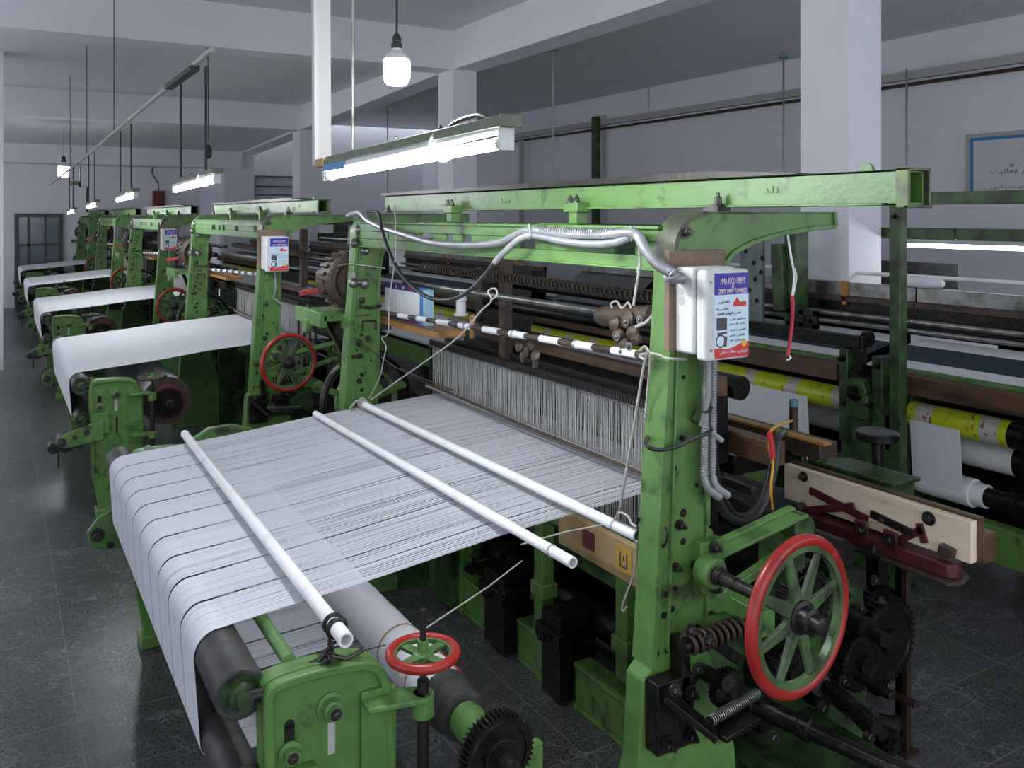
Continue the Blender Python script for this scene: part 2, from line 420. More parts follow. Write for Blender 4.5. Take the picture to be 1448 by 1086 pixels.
# far door
dr = M()
dr.box(.38, .46, 21.92, 22.0, 0, 2.06).box(1.24, 1.32, 21.92, 22.0, 0, 2.06).box(.46, 1.24, 21.92, 22.0, 1.98, 2.06)
dr.box(.62, .68, 21.93, 21.99, 0, 1.98).box(.95, .99, 21.94, 21.99, .75, 1.98).box(.46, 1.24, 21.93, 21.99, .72, .80).box(.46, 1.24, 21.93, 21.99, 1.35, 1.40).box(.46, 1.24, 21.93, 21.99, 0, .06)
door = structure(dr.build('door_1', DOORM))
tag(door, 'dark grey metal door with six glass panes in the far wall')
q = M()
for a, b in ((.46, .62), (.68, .95), (.99, 1.24)):
    for c, d in ((.80, 1.35), (1.40, 1.98)): q.box(a, b, 21.96, 21.97, c, d)
q.build('glass_pane', GLASS, door)
M().box(.46, 1.24, 21.95, 21.98, .06, .72).build('lower_panel', PANELM, door)
M().cyl((.98, 21.93, 1.05), (.98, 21.88, 1.05), .012).cyl((.98, 21.88, 1.05), (1.06, 21.88, 1.05), .01).build('door_handle', STEEL, door)

# pipes on the right wall, wall bay frames
p = M().box(10.33, 10.42, 5.0 - 9, 18.5, 3.80, 3.91)
tag(p.build('cable_trunking', GREYFRAME), 'grey cable trunking running high along the right wall', 'trunking')
tag(M().tube([(10.40, -4, 3.74), (10.40, 18.4, 3.74)], .025).build('wall_pipe', RUST), 'thin brown pipe under the trunking on the right wall', 'pipe')
for i, (x, y0, y1, w, mm, lb) in enumerate([(738, 195, 300, .05, GREYFRAME, 'thin grey drop pipe on the right wall left of the thick green one'),
                              (843, 165, 300, .09, DGREEN, 'thick dark green drop pipe rising above the trunking on the right wall')]):
    a = P(x, y0, X=10.30); tag(M().box(10.25, 10.33, a.y - w, a.y + w, 0, a.z).build('drop_pipe', mm), lb, 'pipe')
# shelf frame on the wall behind the third column
a = P(357, 249, Y=22.75); b = P(416, 285, Y=22.75)
rk = empty('wall_rack', (7, 22.7, b.z), 'dark grey pipe rack on the far wall between the two farthest columns', 'rack')
for z in (a.z, a.z * .6 + b.z * .4, a.z * .25 + b.z * .75): M().box(a.x, b.x, 22.68, 22.8, z - .015, z + .015).build('rail', GREYBEAM, rk)
M().box(a.x, a.x + .05, 22.68, 22.8, b.z - .3, a.z + .015).build('upright', GREYBEAM, rk)
# thin hanging rods
for x, y0, y1, X, col, lb in ((782, 70, 300, 6.9, GREYFRAME, 'thin grey rod with a flange hanging in the right bay beyond the second column'),
                         (1108, 80, 260, 9.9, STEEL, 'thin rod with blue ceiling flange left of the nearest column'),
                         (1282, 97, 235, 10.25, STEEL, 'thin rod hanging from the trunking right of the nearest column'),
                         (548, 158, 300, 7.4, GREYFRAME, 'thin grey rod with flange hanging behind the bright tube lamp'),
                         (917, 124, 158, 9.9, GREYFRAME, 'short grey rod from ceiling to trunking above the looms')):
    a = P(x, y0, X=X); zb = P(x, y1, X=X).z; zt = a.z if X > 9 else 4.4
    zt = 4.4 if x in (1108, 917) else zt
    e = empty('hanging_rod', (a.x, a.y, zb), lb, 'rod')
    M().cyl((a.x, a.y, zb), (a.x, a.y, zt), .014, 8).build('rod', col, e)
    if x in (1108, 782, 548): M().lathe((a.x, a.y, a.z - .02), (0, 0, 1), [(.1, 0), (.1, .02)], 4).build('flange', INKBLUE if x == 1108 else GREYFRAME, e)

# framed notice on the right wall
no = empty('wall_notice', (10.49, 5.6, 2.3), 'white notice board with blue border and handwritten style script on the right wall', 'notice board')
y1, z0, z1 = 6.55, 2.25, 3.02
M().box(10.45, 10.5, 4.4, y1, z0, z1).build('backing', GREYFRAME, no, .004)
M().box(10.44, 10.452, 4.45, y1 - .06, z0 + .04, z1 - .05).build('blue_border', POSTERBLUE, no)
M().box(10.432, 10.444, 4.49, y1 - .11, z0 + .06, z1 - .09).build('sheet', POSTERWHITE, no)
RT, UP = V((0, -1, 0)), V((0, 0, 1))
for body, yy, zz, wd, ht, mm in (('بسمه', 5.55, 2.905, .32, .045, INKBLUE), ('نامه ارتقاء کیفیت', 5.35, 2.76, .95, .10, INKGREY), ('وقت کلاسها . و', 5.52, 2.62, .95, .06, INKGREY),
                                 ('مقیاس قدم های او در فعالیت', 5.55, 2.53, 1.35, .085, INKGREY), ('تلاش با حضور سازمان سپاس', 5.55, 2.35, 1.35, .06, INKGREY)):
    text('lettering', arabic(body), (10.4315, yy, zz), RT, UP, .1, mm, no, wd, ht)

# red alarm box on the far wall
rb = empty('alarm_box', (3.32, 21.97, 2.15), 'small red metal box high on the far wall', 'box')
M().box(3.19, 3.45, 21.86, 22.0, 2.2, 2.6).build('case', mat('dark_red_case', (.16, .02, .022), .5), rb, .01)
M().box(3.24, 3.40, 21.9, 22.0, 2.14, 2.2).cyl((3.3, 21.94, 2.0), (3.3, 21.94, 2.14), .015, 8).cyl((3.36, 21.94, 2.05), (3.36, 21.94, 2.14), .015, 8).build('gland', BLACK, rb)
M().tube(smooth_path([(3.32, 21.95, 2.6), (3.30, 21.95, 2.8), (3.18, 21.97, 3.0), (3.2, 21.97, 3.15)]), .012).build('cable', DARK, rb)

# ------------------------------------------------------------------ lamps
def tube_lamp(dy, zf, zn, lb):
    yf, yn = 2.95 + dy, 1.72 + dy
    e = empty('tube_lamp', (1.0, (yf + yn) / 2, (zf + zn) / 2), lb, 'lamp', 'tube lamps over the loom row')
    dz = (zf - zn) / (yf - yn)
    def at(y, h, x=1.0): return V((x, y, zn + (y - yn) * dz + h))
    M().bar(at(yn - .02, .047), at(yf - .05, .047), .055, .026).bar(at(yn - .025, .047), at(yn - .02, .047), .058, .03).build('channel', LAMPGREEN, e, .003)
    M().bar(at(yn + .02, .036), at(yf - .02, .024), .045, .02).build('batten', LAMPWHITE, e, .003)
    M().cyl(at(yn + .02, 0), at(yf - .02, 0), .0145, 16).build('fluorescent_tube', TUBE, e)
    for y in (yn, yf):
        s = -1 if y == yn else 1
        M().box(.982, 1.018, y - .006, y + .006, at(y, 0).z - .018, at(y, 0).z + .033).cyl(at(y, 0), at(y - s * .025, 0), .0165).build('end_cap', PLASTIC, e)
    M().torus(at(yn + .33, .02), (0, 1, 0), .038, .004, 20, 6).build('hanger_loop', PLASTIC, e)
    return e, at
lamp, lat = tube_lamp(0, 2.142, 2.168, 'bright tube lamp over the nearest loom hung from a pale timber batten')
M().box(.972, 1.028, 2.93, 3.02, 2.18, 2.20).bar(lat(2.92, .045), lat(3.02, .045), .06, .026).build('blue_bracket', mat('ochre_bracket', (.36, .24, .07), .5), lamp)
M().box(.974, 1.026, 2.72, 2.93, lat(2.8, .010).z, lat(2.8, .036).z).build('ballast', POSTERBLUE, lamp)
M().bar((1.0, 3.06, 4.4), (1.0, 3.02, 2.18), .062, .03, (0, 1, 0)).build('timber_hanger', mat('pale_timber', (.55, .54, .53), .6), lamp, .003)
a = P(499, 210, X=1.0); M().cyl((1.0, a.y, lat(a.y, .07).z), (1.0, a.y, 4.4), .006, 8).build('hanger_rod', STEEL, lamp)
M().tube(smooth_path([lat(1.80, .062), lat(1.86, .078), lat(1.97, .075), lat(2.02, .055), lat(1.96, .04)]), .006).build('loose_cable', RUBBER, lamp)
for y in (1.85, 2.06, 2.35): M().bolt(lat(y, .060), (0, 0, 1), .007, .012).build('bolt', BOLT, lamp)
NM = ['tube lamp on two rods above the second loom from the camera', 'tube lamp on rods above the gap behind the second loom', 'small lit tube lamp in front of the far wall, third beyond the timber hung lamp', 'smallest lit tube lamp, hanging nearest the far door']
for k, (dy, z) in enumerate(((3.0, 2.19), (6.05, 2.17), (9.2, 2.13), (12.4, 2.07))):
    e, at = tube_lamp(dy, z - .02, z, NM[k])
    for yy in (2.0, 2.75):
        M().cyl(at(yy + dy, .07), (1.0, yy + dy, 2.86 - .012 * dy), .007, 8).build('hanger_rod', DARK, e)
    M().bolt(at(2.4 + dy, .06), (0, 0, 1), .008, .012).build('bolt', BOLT, e)
for dy, x, lb in ((-3.2, 1.0, 'added fill tube lamp behind the viewpoint over the loom row'), (-3.2, 3.6, 'added fill tube lamp behind the viewpoint over the second row')):  # unseen lamps added behind the viewpoint as fill light
    e, at = tube_lamp(dy, 2.2, 2.2, lb)
    M().cyl(at(2.3 + dy, .06), (1.0, 2.3 + dy, 4.4), .007, 8).build('hanger_rod', DARK, e); e.location.x += x - 1.0
# conduit above the row
cp = empty('ceiling_conduit', (1.0, 12, 2.88), 'long grey conduit hanging above the row of looms that carries the lamp rods', 'conduit')
M().tube([(1.0, 4.85, 2.89), (1.0, 13, 2.75), (1.0, 20.5, 2.66)], .016).build('pipe', GREYFRAME, cp)
M().box(.975, 1.025, 5.3, 6.2, 2.845, 2.875).build('pipe_joint', DARK, cp)
for y in (9.3, 12.2, 15): M().cyl((1.0, y, 2.88 - .012 * (y - 5)), (1.0, y, 4.15 if y > 10.6 else 4.4), .004, 8).build('hanger_rod', DARK, cp)
# bulbs
def bulb(x, y, z, top, lb, k=1.0):
    def sc(p): return [(a_ * k, b_ * k) for a_, b_ in p]
    e = empty('hanging_bulb', (x, y, z), lb, 'light bulb')
    M().lathe((x, y, z), (0, 0, 1), sc([(.008, 0), (.026, .002), (.034, .010), (.038, .024), (.038, .068), (.034, .074)]), 28).build('bulb', BULB if k == 1 else BULB2, e)
    M().lathe((x, y, z + .074 * k), (0, 0, 1), sc([(.036, 0), (.030, .013), (.016, .024), (.014, .032)]), 24).build('bulb_base', PLASTIC, e)
    M().lathe((x, y, z + .104 * k), (0, 0, 1), sc([(.012, 0), (.016, .004), (.016, .014), (.012, .018), (.013, .032), (.005, .046)]), 20).build('lamp_holder', RUBBER, e)
    M().cyl((x, y, z + .148 * k), (x, y, top), .0035, 8).build('cord', RUBBER, e)
a = P(561, 121, X=.99); bulb(a.x, a.y, a.z, 4.4, 'bright bulb hanging on a black cord above the nearest loom')
a = P(90, 251, Y=17.6); bulb(a.x, a.y, a.z, 3.6, 'far small bulb glowing near the far wall above the door', 2.6)
tag(M().tube([P(113, 235, Y=18), P(113, 264, Y=18), P(123, 264, Y=18), P(123, 300, Y=18)], .02).box(*[v for pr in zip(P(99, 262, Y=18.05) , P(111, 256, Y=17.9)) for v in sorted(pr)]).build('conduit_drop', DARK), 'dark bent conduit dropping beside the far small bulb', 'conduit')
# cord hanging to the second loom lamp
a = P(294, 80, Y=10.25); a.z = 3.9; b = P(295, 206, Y=10.25); e = empty('pendant_cord', b, 'black cord with plug hanging above the second tube lamp', 'cord')
M().cyl(b, a, .006, 8).build('cord', RUBBER, e); M().lathe(b - V((0, 0, .15)), (0, 0, 1), [(.01, 0), (.035, .03), (.035, .12), (.012, .16)], 12).build('plug', RUBBER, e)

# ------------------------------------------------------------------ the loom (nearest one; the row repeats it)
LG = 'row of green looms along the aisle'
loom = empty('loom', (2.0, 3.1, 0), 'green loom nearest the camera with red handwheel and white yarn sheet in front', 'loom', LG)
YN, YF = 1.87, 4.36
prof = [(1.43, 0), (1.44, .30)] + [(q.x, q.z) for q in (P(903, 1080, Y=YN), P(907, 1010, Y=YN), P(909, 964, Y=YN), P(921, 945, Y=YN), P(925, 880, Y=YN), P(934, 700, Y=YN), P(945, 520, Y=YN), P(952, 400, Y=YN), P(953, 350, Y=YN), P(957, 332, Y=YN), P(966, 316, Y=YN), P(980, 305, Y=YN), P(998, 300, Y=YN))] + [
        (2.285, 2.014), (2.29, 1.968), (2.18, 1.962), (2.05, 1.948), (1.93, 1.925), (1.85, 1.895), (1.80, 1.85), (1.772, 1.80), (1.757, 1.70), (1.752, 1.5), (1.748, 1.12), (1.775, 1.10), (1.785, 1.06), (1.745, 1.03), (1.745, .80), (1.80, .66), (1.86, .45), (1.90, 0)]
def side_frame(y, near):
    b = M().prism(prof, 'y', y, y + .075)
    fr = b.build('side_frame', [GREEN], loom, .006)
    # raised rim along the front edge and over the shoulder
    e = M(); pts = smooth_path([(x, 0, z) for x, z in prof[5:15]], 4)
    inn = []
    for i, p in enumerate(pts):
        d = (pts[min(i + 1, len(pts) - 1)] - pts[max(i - 1, 0)]).normalized(); inn.append(p + V((d.z, 0, -d.x)) * .012)
    for i in range(18, len(pts) - 1):
        q4 = [pts[i] - (inn[i] - pts[i]) * .25, pts[i + 1] - (inn[i + 1] - pts[i + 1]) * .25, inn[i + 1], inn[i]]
        e.add([p + V((0, y - .006, 0)) for p in q4] + [p + V((0, y + .081, 0)) for p in q4], [(0, 1, 2, 3), (4, 7, 6, 5), (0, 4, 5, 1), (3, 2, 6, 7)] + ([(0, 3, 7, 4)] if i == 18 else []) + ([(1, 5, 6, 2)] if i == len(pts) - 2 else []))
    e.build('shoulder_rim', WORN if near else GREEN2, fr)
    strip(M(), [(p.x - .003, p.z) for p in pts[:19]], .016, y - .006, y + .081).build('front_rim', GREEN, fr)
    r = M()
    r.bar((1.60, y - .003, .80), (1.645, y - .003, 1.86), .007, .012, (0, 1, 0))
    for i in range(15, 25): r.bar((prof[i][0], y - .002, prof[i][1]), (prof[i + 1][0], y - .002, prof[i + 1][1]), .014, .014, (0, 1, 0))
    r.bar((1.742, y - .003, .86), (1.745, y - .003, 1.68), .007, .012, (0, 1, 0))
    r.build('edge_rib', GREEN2, fr, .002)
    h = M()
    for x, z, s in ((1.66, 1.17, .012), (1.66, 1.09, .010), (1.60, .955, .009), (1.63, .965, .008), (1.59, .90, .010), (1.62, .91, .009), (1.565, .80, .009), (1.60, .80, .008), (1.70, .69, .012), (1.66, 1.55, .006), (1.63, 1.3, .007), (1.71, 1.24, .006)):
        h.cyl((x, y + .002, z), (x, y - .0012, z), s, 14)
    each(h, 'bolt_hole', HOLE, fr)
    bo = M()
    for x, z, s in ((1.665, 1.955, .013), (1.645, 1.14, .010), (1.63, 1.025, .009), (1.655, 1.38, .006)): bo.bolt((x, y, z), (0, -1, 0), s, .022)
    each(bo, 'bolt', BOLT, fr)
    return fr
side_frame(YN, True); ffar = side_frame(YF, False)
# small fittings on the far frame's face
b = M()
for x, z in ((1.645, 1.93), (1.62, 1.86), (1.675, 1.82)): b.lathe((x, YF, z), (0, -1, 0), [(.026, 0), (.026, .006), (.012, .02), (.008, .03)], 14)
b.build('dial_fitting', STEEL, ffar)
b = M(); b.sphere((1.60, YF - .03, 1.655), .026).sphere((1.665, YF - .03, 1.65), .027).cyl((1.60, YF - .03, 1.66), (1.665, YF - .03, 1.655), .012).cyl((1.61, YF - .02, 1.68), (1.61, YF - .02, 1.715), .010)
b.build('clamp_knob', STEEL, ffar)
b = M(); b.tube([(1.66, YF - .01, 1.56), (1.64, YF - .02, 1.53), (1.70, YF - .02, 1.52), (1.76, YF - .02, 1.53)], .008).bolt((1.66, YF, 1.56), (0, -1, 0), .012).box(1.63, 1.70, YF - .008, YF, 1.48, 1.485).tube([(1.66, YF - .01, 1.40), (1.66, YF - .012, 1.45), (1.73, YF - .012, 1.45), (1.73, YF - .012, 1.40)], .006).cyl((1.69, YF, 1.36), (1.69, YF - .02, 1.36), .014).cyl((1.64, YF, 1.34), (1.64, YF - .012, 1.34), .018).cyl((1.645, YF, 1.27), (1.645, YF - .012, 1.27), .014).tube([(1.60, YF - .01, 1.27), (1.66, YF - .015, 1.27)], .007)
each(b, 'lever', BOLT, ffar)

# arch beam with real slots
b = M(); y0, y1 = YN + .07, YF + .005
b.box(1.640, 1.700, y0, y1, 1.925, 1.968).box(1.640, 1.700, y0, y1, 1.845, 1.885)
b.box(1.628, 1.71, y0, y1, 1.962, 1.972).box(1.628, 1.71, y0, y1, 1.842, 1.85)
sl = [(2.06, 2.16), (2.62, 2.74), (3.10, 3.18), (3.26, 3.34), (3.46, 3.60), (3.95, 3.96)]
prev = y0
for a, c in sl: b.box(1.640, 1.658, prev, a, 1.885, 1.925); prev = c
b.box(1.640, 1.658, prev, y1, 1.885, 1.925)
ab = b.build('arch_beam', GREEN, loom, .003)
# top rail: hollow box section, open at the near end
b = M(); y0, y1 = 1.31, 4.49; x0, x1, z0, z1 = 1.845, 1.925, 2.026, 2.112
b.box(x0, x0 + .008, y0, y1, z0, z1).box(x1 - .008, x1, y0, y1, z0, z1).box(x0, x1, y0, y1, z0, z0 + .007).box(x0, x1, y0, y1, z1 - .007, z1).box(x0 - .014, x0, y0 + .05, y1, z0, z0 + .007)
tr = b.build('top_rail', GREEN, loom, .0015)
b = M(); b.add([(1.83, 1.62, 2.1125), (1.95, 1.62, 2.1125), (1.97, 1.95, 2.1125), (1.97, 4.50, 2.1125), (1.82, 4.50, 2.1125), (1.82, 1.95, 2.1125), (1.83, 1.62, 2.116), (1.95, 1.62, 2.116), (1.97, 1.95, 2.135), (1.97, 4.50, 2.125), (1.82, 4.50, 2.125), (1.82, 1.95, 2.135)],
      [(0, 5, 4, 3, 2, 1), (6, 7, 8, 11), (11, 8, 9, 10), (0, 1, 7, 6), (1, 2, 8, 7), (2, 3, 9, 8), (3, 4, 10, 9), (4, 5, 11, 10), (5, 0, 6, 11)])
b.build('cover_plate', DARK, tr)
b = M(); b.box(1.842, 1.93, 1.292, 1.31, 2.02, 2.027).box(1.842, 1.85, 1.295, 1.33, 2.02, 2.115).box(1.92, 1.928, 1.295, 1.33, 2.02, 2.115).box(1.842, 1.928, 1.295, 1.33, 2.108, 2.115)
b.build('open_end_rim', WORN, tr, .002)
b = M(); b.cyl((1.852, 1.42, 2.112), (1.862, 1.42, 2.112), .02, 14); b.build('lug', GREEN2, tr)
for yy in (3.62, 2.62):
    b = M(); b.box(1.80, 1.85, yy - .025, yy + .025, 1.965, 2.03).box(1.79, 1.85, yy - .045, yy + .045, 2.015, 2.05).box(1.66, 1.85, yy - .025, yy + .025, 1.964, 1.976)
    br = b.build('rail_bracket', GREEN, loom, .003)
    b = M(); b.bolt((1.805, yy - .02, 2.05), (0, 0, 1), .010, .02).bolt((1.805, yy + .02, 2.05), (0, 0, 1), .010, .02).bolt((1.835, yy, 2.035), (-1, 0, 0), .008, .02); each(b, 'bolt', BOLT, br)
b = M(); b.box(1.80, 1.85, YN + .01, YN + .07, 2.014, 2.03).bolt((1.82, YN + .03, 2.03), (0, 0, 1), .012, .028).bolt((1.82, YF + .03, 2.02), (0, 0, 1), .012, .028); each(b, 'rail_bolt', BOLT, loom)
# raised casting marks on the rail
for (x, y, wd) in ((1090, 268, .16), (715, 284, .2), (768, 282, .12)):
    a = P(x, y, X=1.8445)
    text('casting_mark', arabic('تلد' if x > 1000 else 'فسا' if x < 740 else 'کو'), a, V((0, -1, 0)), V((0, 0, 1)), .03, GREEN2, tr, wd * .35, .022, .0015)

# handwheel
def handwheel(o, ax, Rr, rimm, spokes, parent, name='handwheel', r=None, spk=GREEN):
    r = r or Rr * .085
    o, d = V(o), V(ax).normalized(); u, w, _ = basis(d)
    rim = M().torus(o, d, Rr, r, 64, 12).build(name, rimm, parent)
    M().lathe(o - d * r * .6, d, [(Rr * .86, 0), (Rr * .955, 0), (Rr * .955, r * 1.25), (Rr * .86, r * 1.25), (Rr * .86, 0)], 64, False).build('inner_rim', spk, rim)
    for k in range(spokes):
        a = 2 * math.pi * (k + .35) / spokes; e = u * math.cos(a) + w * math.sin(a); t = d.cross(e)
        p0, p1 = o + e * Rr * .12, o + e * Rr * .9; h = d * r * .45
        sp = M()
        sp.add([p0 - t * Rr * .11 - h, p0 + t * Rr * .11 - h, p0 + t * Rr * .11 + h, p0 - t * Rr * .11 + h, p1 - t * Rr * .055 - h * .7, p1 + t * Rr * .055 - h * .7, p1 + t * Rr * .055 + h * .7, p1 - t * Rr * .055 + h * .7],
               [(0, 3, 2, 1), (4, 5, 6, 7), (0, 1, 5, 4), (1, 2, 6, 5), (2, 3, 7, 6), (3, 0, 4, 7)])
        sp.build('spoke', spk, rim, .003)
    return rim
wc = V((1.735, 1.50, 1.0)) ; wc.z = P(1130, 871, Y=1.50).z; wc.x = P(1130, 871, Y=1.5).x
wh = handwheel(wc, (.10, -1, 0), .183, RED, 8, loom, spk=SPOKE)
b = M().lathe(wc + V((0, .02, 0)), (0, -1, 0), [(.042, 0), (.042, .034), (.032, .038), (.032, .062), (.022, .066), (.022, .092), (.012, .096)], 24); b.build('hub', DARK, wh)
b = M().box(1.695, 1.785, 1.835, 1.872, wc.z - .075, wc.z + .072).lathe((wc.x, 1.835, wc.z), (0, -1, 0), [(.045, 0), (.043, .045), (.036, .05)], 24)
bb = b.build('bearing_block', GREEN, loom, .004)
b = M(); b.bolt((1.74, 1.835, wc.z + .055), (0, -1, 0), .012, .024).bolt((1.74, 1.835, wc.z - .058), (0, -1, 0), .012, .024); each(b, 'bolt', BOLT, bb)
M().lathe((wc.x, 1.95, wc.z), (0, -1, 0), [(.019, 0), (.019, .24), (.017, .24), (.017, .47)], 20).lathe((wc.x, 1.79, wc.z), (0, -1, 0), [(.026, 0), (.026, .012), (.023, .014), (.023, .03)], 20).build('wheel_shaft', DARK, loom)

# machine body behind the handwheel
def pp(x, y, Y): return P(x, y, Y=Y)
b = M().prism([(1.80, 0), (1.83, .62), (1.95, .70), (2.45, .74), (2.62, .70), (2.66, .45), (2.60, 0), (2.45, 0), (2.40, .25), (2.1, .3), (2.02, 0)], 'y', 2.02, 2.06)
b.build('gear_side_casting', DGREEN, loom, .006)
b = M(); b.bar((1.76, 1.96, .985), (2.20, 1.96, 1.055), .03, .04).bar((1.76, 1.96, .82), (2.22, 1.96, .95), .03, .03).bar((1.76, 1.93, .99), (2.20, 1.93, 1.06), .07, .012)
b.build('brace_arm', GREEN, loom, .004)
b = M(); b.box(2.17, 2.25, 1.95, 2.08, .55, 1.0).cyl((2.19, 1.97, 1.02), (2.19, 1.90, 1.02), .045); b.build('crank_casting', DGREEN, loom, .005)
b = M(); a = pp(918, 962, 1.85); c = pp(962, 1045, 1.85); b.box(a.x, c.x + .02, 1.815, 1.868, c.z, a.z)
blk = b.build('link_plate', BLACK, loom, .004)
b = M()
for x, z in ((a.x + .03, a.z - .03), (c.x - .0, a.z - .045), (a.x + .03, c.z + .03), (c.x, c.z + .03)): b.bolt((x, 1.815, z), (0, -1, 0), .014, .026)
each(b, 'bolt', BLACK, blk)
def clutter(pts, name, m):
    for q in pts:
        kind = q[0]; b = M()
        if kind == 'g': b.gear(pp(q[1], q[2], q[3]), (0, -1, 0), q[4], q[5], q[6])
        elif kind == 's': b.cyl(pp(q[1], q[2], q[3]), pp(q[4], q[5], q[6]), q[7], 18)
        elif kind == 'b': b.bar(pp(q[1], q[2], q[3]), pp(q[4], q[5], q[6]), q[7], q[8])
        elif kind == 'k': b.spring(pp(q[1], q[2], q[3]), pp(q[4], q[5], q[6]), q[7], q[8], q[9])
        elif kind == 'n': b.bolt(pp(q[1], q[2], q[3]), (0, -1, 0), q[4], q[4] * 1.6)
        b.build(name, m, loom, .002 if kind == 'b' else 0)
clutter([('g', 1022, 970, 1.80, .055, .03, 24), ('g', 1245, 900, 2.02, .15, .035, 40), ('g', 1205, 930, 2.0, .10, .04, 30), ('g', 1110, 945, 1.95, .09, .03, 28), ('g', 1235, 870, 2.14, .12, .03, 34), ('g', 1130, 850, 1.98, .12, .03, 34)], 'gear', BLACK)
clutter([('s', 990, 948, 1.86, 1030, 968, 1.74, .022), ('s', 1205, 880, 1.98, 1252, 905, 1.84, .024), ('s', 1195, 873, 1.99, 1225, 889, 1.90, .034), ('s', 1140, 955, 2.05, 1160, 968, 1.95, .036),
         ('s', 1155, 960, 1.99, 1240, 1030, 1.72, .022), ('s', 1185, 985, 1.90, 1205, 1002, 1.83, .032), ('s', 1215, 1010, 1.80, 1235, 1030, 1.74, .03)], 'shaft', BLACK)
clutter([('k', 972, 912, 1.80, 1050, 885, 1.80, .026, .006, 9)], 'coil_spring', RUST)
clutter([('k', 1003, 1020, 1.72, 1070, 980, 1.80, .013, .0028, 26)], 'return_spring', STEEL)
clutter([('s', 998, 1023, 1.72, 1075, 978, 1.80, .009), ('s', 965, 915, 1.80, 1060, 882, 1.80, .018)], 'spring_rod', BLACK)
clutter([('b', 940, 982, 1.80, 1012, 1040, 1.72, .06, .018), ('b', 1012, 1040, 1.72, 1060, 1012, 1.75, .07, .014), ('b', 962, 900, 1.84, 962, 1000, 1.84, .05, .03), ('b', 985, 890, 1.86, 1040, 930, 1.86, .05, .03),
         ('b', 1000, 955, 1.90, 1075, 985, 1.90, .05, .03), ('b', 1070, 935, 1.98, 1075, 1030, 1.98, .05, .05), ('b', 1210, 955, 1.95, 1262, 985, 1.80, .03, .02)], 'lever', BLACK)
clutter([('n', 953, 975, 1.79, .012), ('n', 1000, 905, 1.78, .013), ('n', 975, 890, 1.8, .012), ('n', 985, 945, 1.8, .010), ('n', 1190, 962, 1.94, .012), ('n', 1160, 1000, 1.9, .014), ('n', 1225, 1040, 1.74, .012), ('n', 1215, 860, 2.0, .012), ('n', 1245, 850, 2.0, .011), ('n', 1195, 840, 2.02, .012), ('n', 1235, 820, 2.0, .012), ('n', 1090, 1040, 1.85, .013)], 'bolt', BOLT)
a, c = P(1050, 988, Z=.46), P(1290, 1100, Z=.46)
M().lathe(a, c - a, [(.040, 0), (.040, .05), (.032, .055), (.032, .20), (.036, .205), (.036, .235), (.026, .24), (.026, (c - a).length)], 24).build('driving_shaft', BLACK, loom)
a, c = P(1150, 950, Z=.42), P(1250, 1040, Z=.40)
M().lathe(a, c - a, [(.03, 0), (.03, .08), (.022, .09), (.022, .22), (.028, .225), (.028, .25), (.02, .26), (.02, (c - a).length)], 20).build('lower_shaft', BLACK, loom)
a = P(1245, 1042, Z=.36)
M().cyl(a, a + V((.0, -.05, 0)), .035, 18).cyl(a + V((.02, .02, .03)), a + V((.05, -.03, .03)), .028, 16).cyl(a + V((0, -.05, 0)), a + V((0, -.06, 0)), .02, 16).box(a.x + .0, a.x + .16, a.y + .02, a.y + .06, a.z - .03, a.z + .0).build('shaft_bearing', BLACK, loom)
# floor foot of the gearing so that it stands
M().box(2.05, 2.12, 1.62, 1.98, .0, .30).box(2.0, 2.35, 1.7, 2.02, .30, .36).box(2.0, 2.2, 1.62, 2.02, 0, .03).build('bearing_foot', DGREEN, loom, .004)

# lower frame along the warp side
for ya_, yb_ in ((1.94, 2.95), (3.12, 3.40), (3.62, YF)):
    M().box(2.04, 2.12, ya_, yb_, .0, .185).box(2.03, 2.04, ya_, yb_, .0, .02).box(2.03, 2.04, ya_, yb_, .165, .185).build('bottom_rail', GREEN, loom, .004)
M().box(2.05, 2.11, 1.94, YF, .0, .16).build('rail_web', DGREEN, loom)
M().box(2.04, 2.10, 1.94, YF, .695, .775).build('upper_rail', GREEN, loom, .004)
M().box(1.50, 2.10, 1.945, 1.985, 0, .17).build('frame_tie', DGREEN, loom, .004)
M().box(1.50, 2.10, YF + .075, YF + .11, 0, .17).build('frame_tie', DGREEN, loom, .004)
for y, zb in ((3.20, 0), (2.62, .26), (3.95, 0)):
    M().box(2.02, 2.08, y - .035, y + .035, zb, .70).box(2.01, 2.09, y - .05, y + .05, .36, .42).build('rail_post', GREEN, loom, .004)
for y, w in ((3.04, .07), (3.52, .09), (4.05, .10)):
    M().box(1.98, 2.16, y - w, y + w, 0.02, .36).box(1.96, 2.0, y - w - .02, y + w + .02, .24, .30).bolt((1.96, y, .27), (-1, 0, 0), .016, .03).build('bearing_pedestal', BLACK if y < 3.9 else DGREEN, loom, .006)
for x, z, r, y0 in ((2.22, .52, .045, 1.97), (2.20, .30, .055, 1.97), (2.16, .08, .028, 1.97), (2.36, .42, .05, 1.97)):
    M().cyl((x, y0, z), (x, YF, z), r, 20).build('cross_shaft', BLACK, loom)
for y in (2.35, 3.3, 3.9):
    M().box(2.10, 2.45, y, y + .035, .20, .26).bar((2.08, y + .02, .28), (2.30, y + .02, .64), .035, .05).cyl((2.22, y - .03, .52), (2.22, y + .07, .52), .075, 20).build('treadle_lever', DGREEN if y > 3 else BLACK, loom, .003)
for y in (2.15, 2.3, 3.4, 3.75):
    M().cyl((1.99, y, .30), (2.16, y, .30), .022, 14).bolt((1.99, y, .30), (-1, 0, 0), .02, .03).cyl((2.20, y - .03, .30), (2.20, y + .03, .30), .085, 18).build('cam', BLACK, loom)
M().box(2.44, 2.47, 2.06, YF, .02, .06).build('floor_rail', BLACK, loom)
for x, z in ((2.15, .50), (2.6, .40)):
    M().box(x, x + .05, 1.99, YF, z, z + .09).build('back_rail', DGREEN, loom)
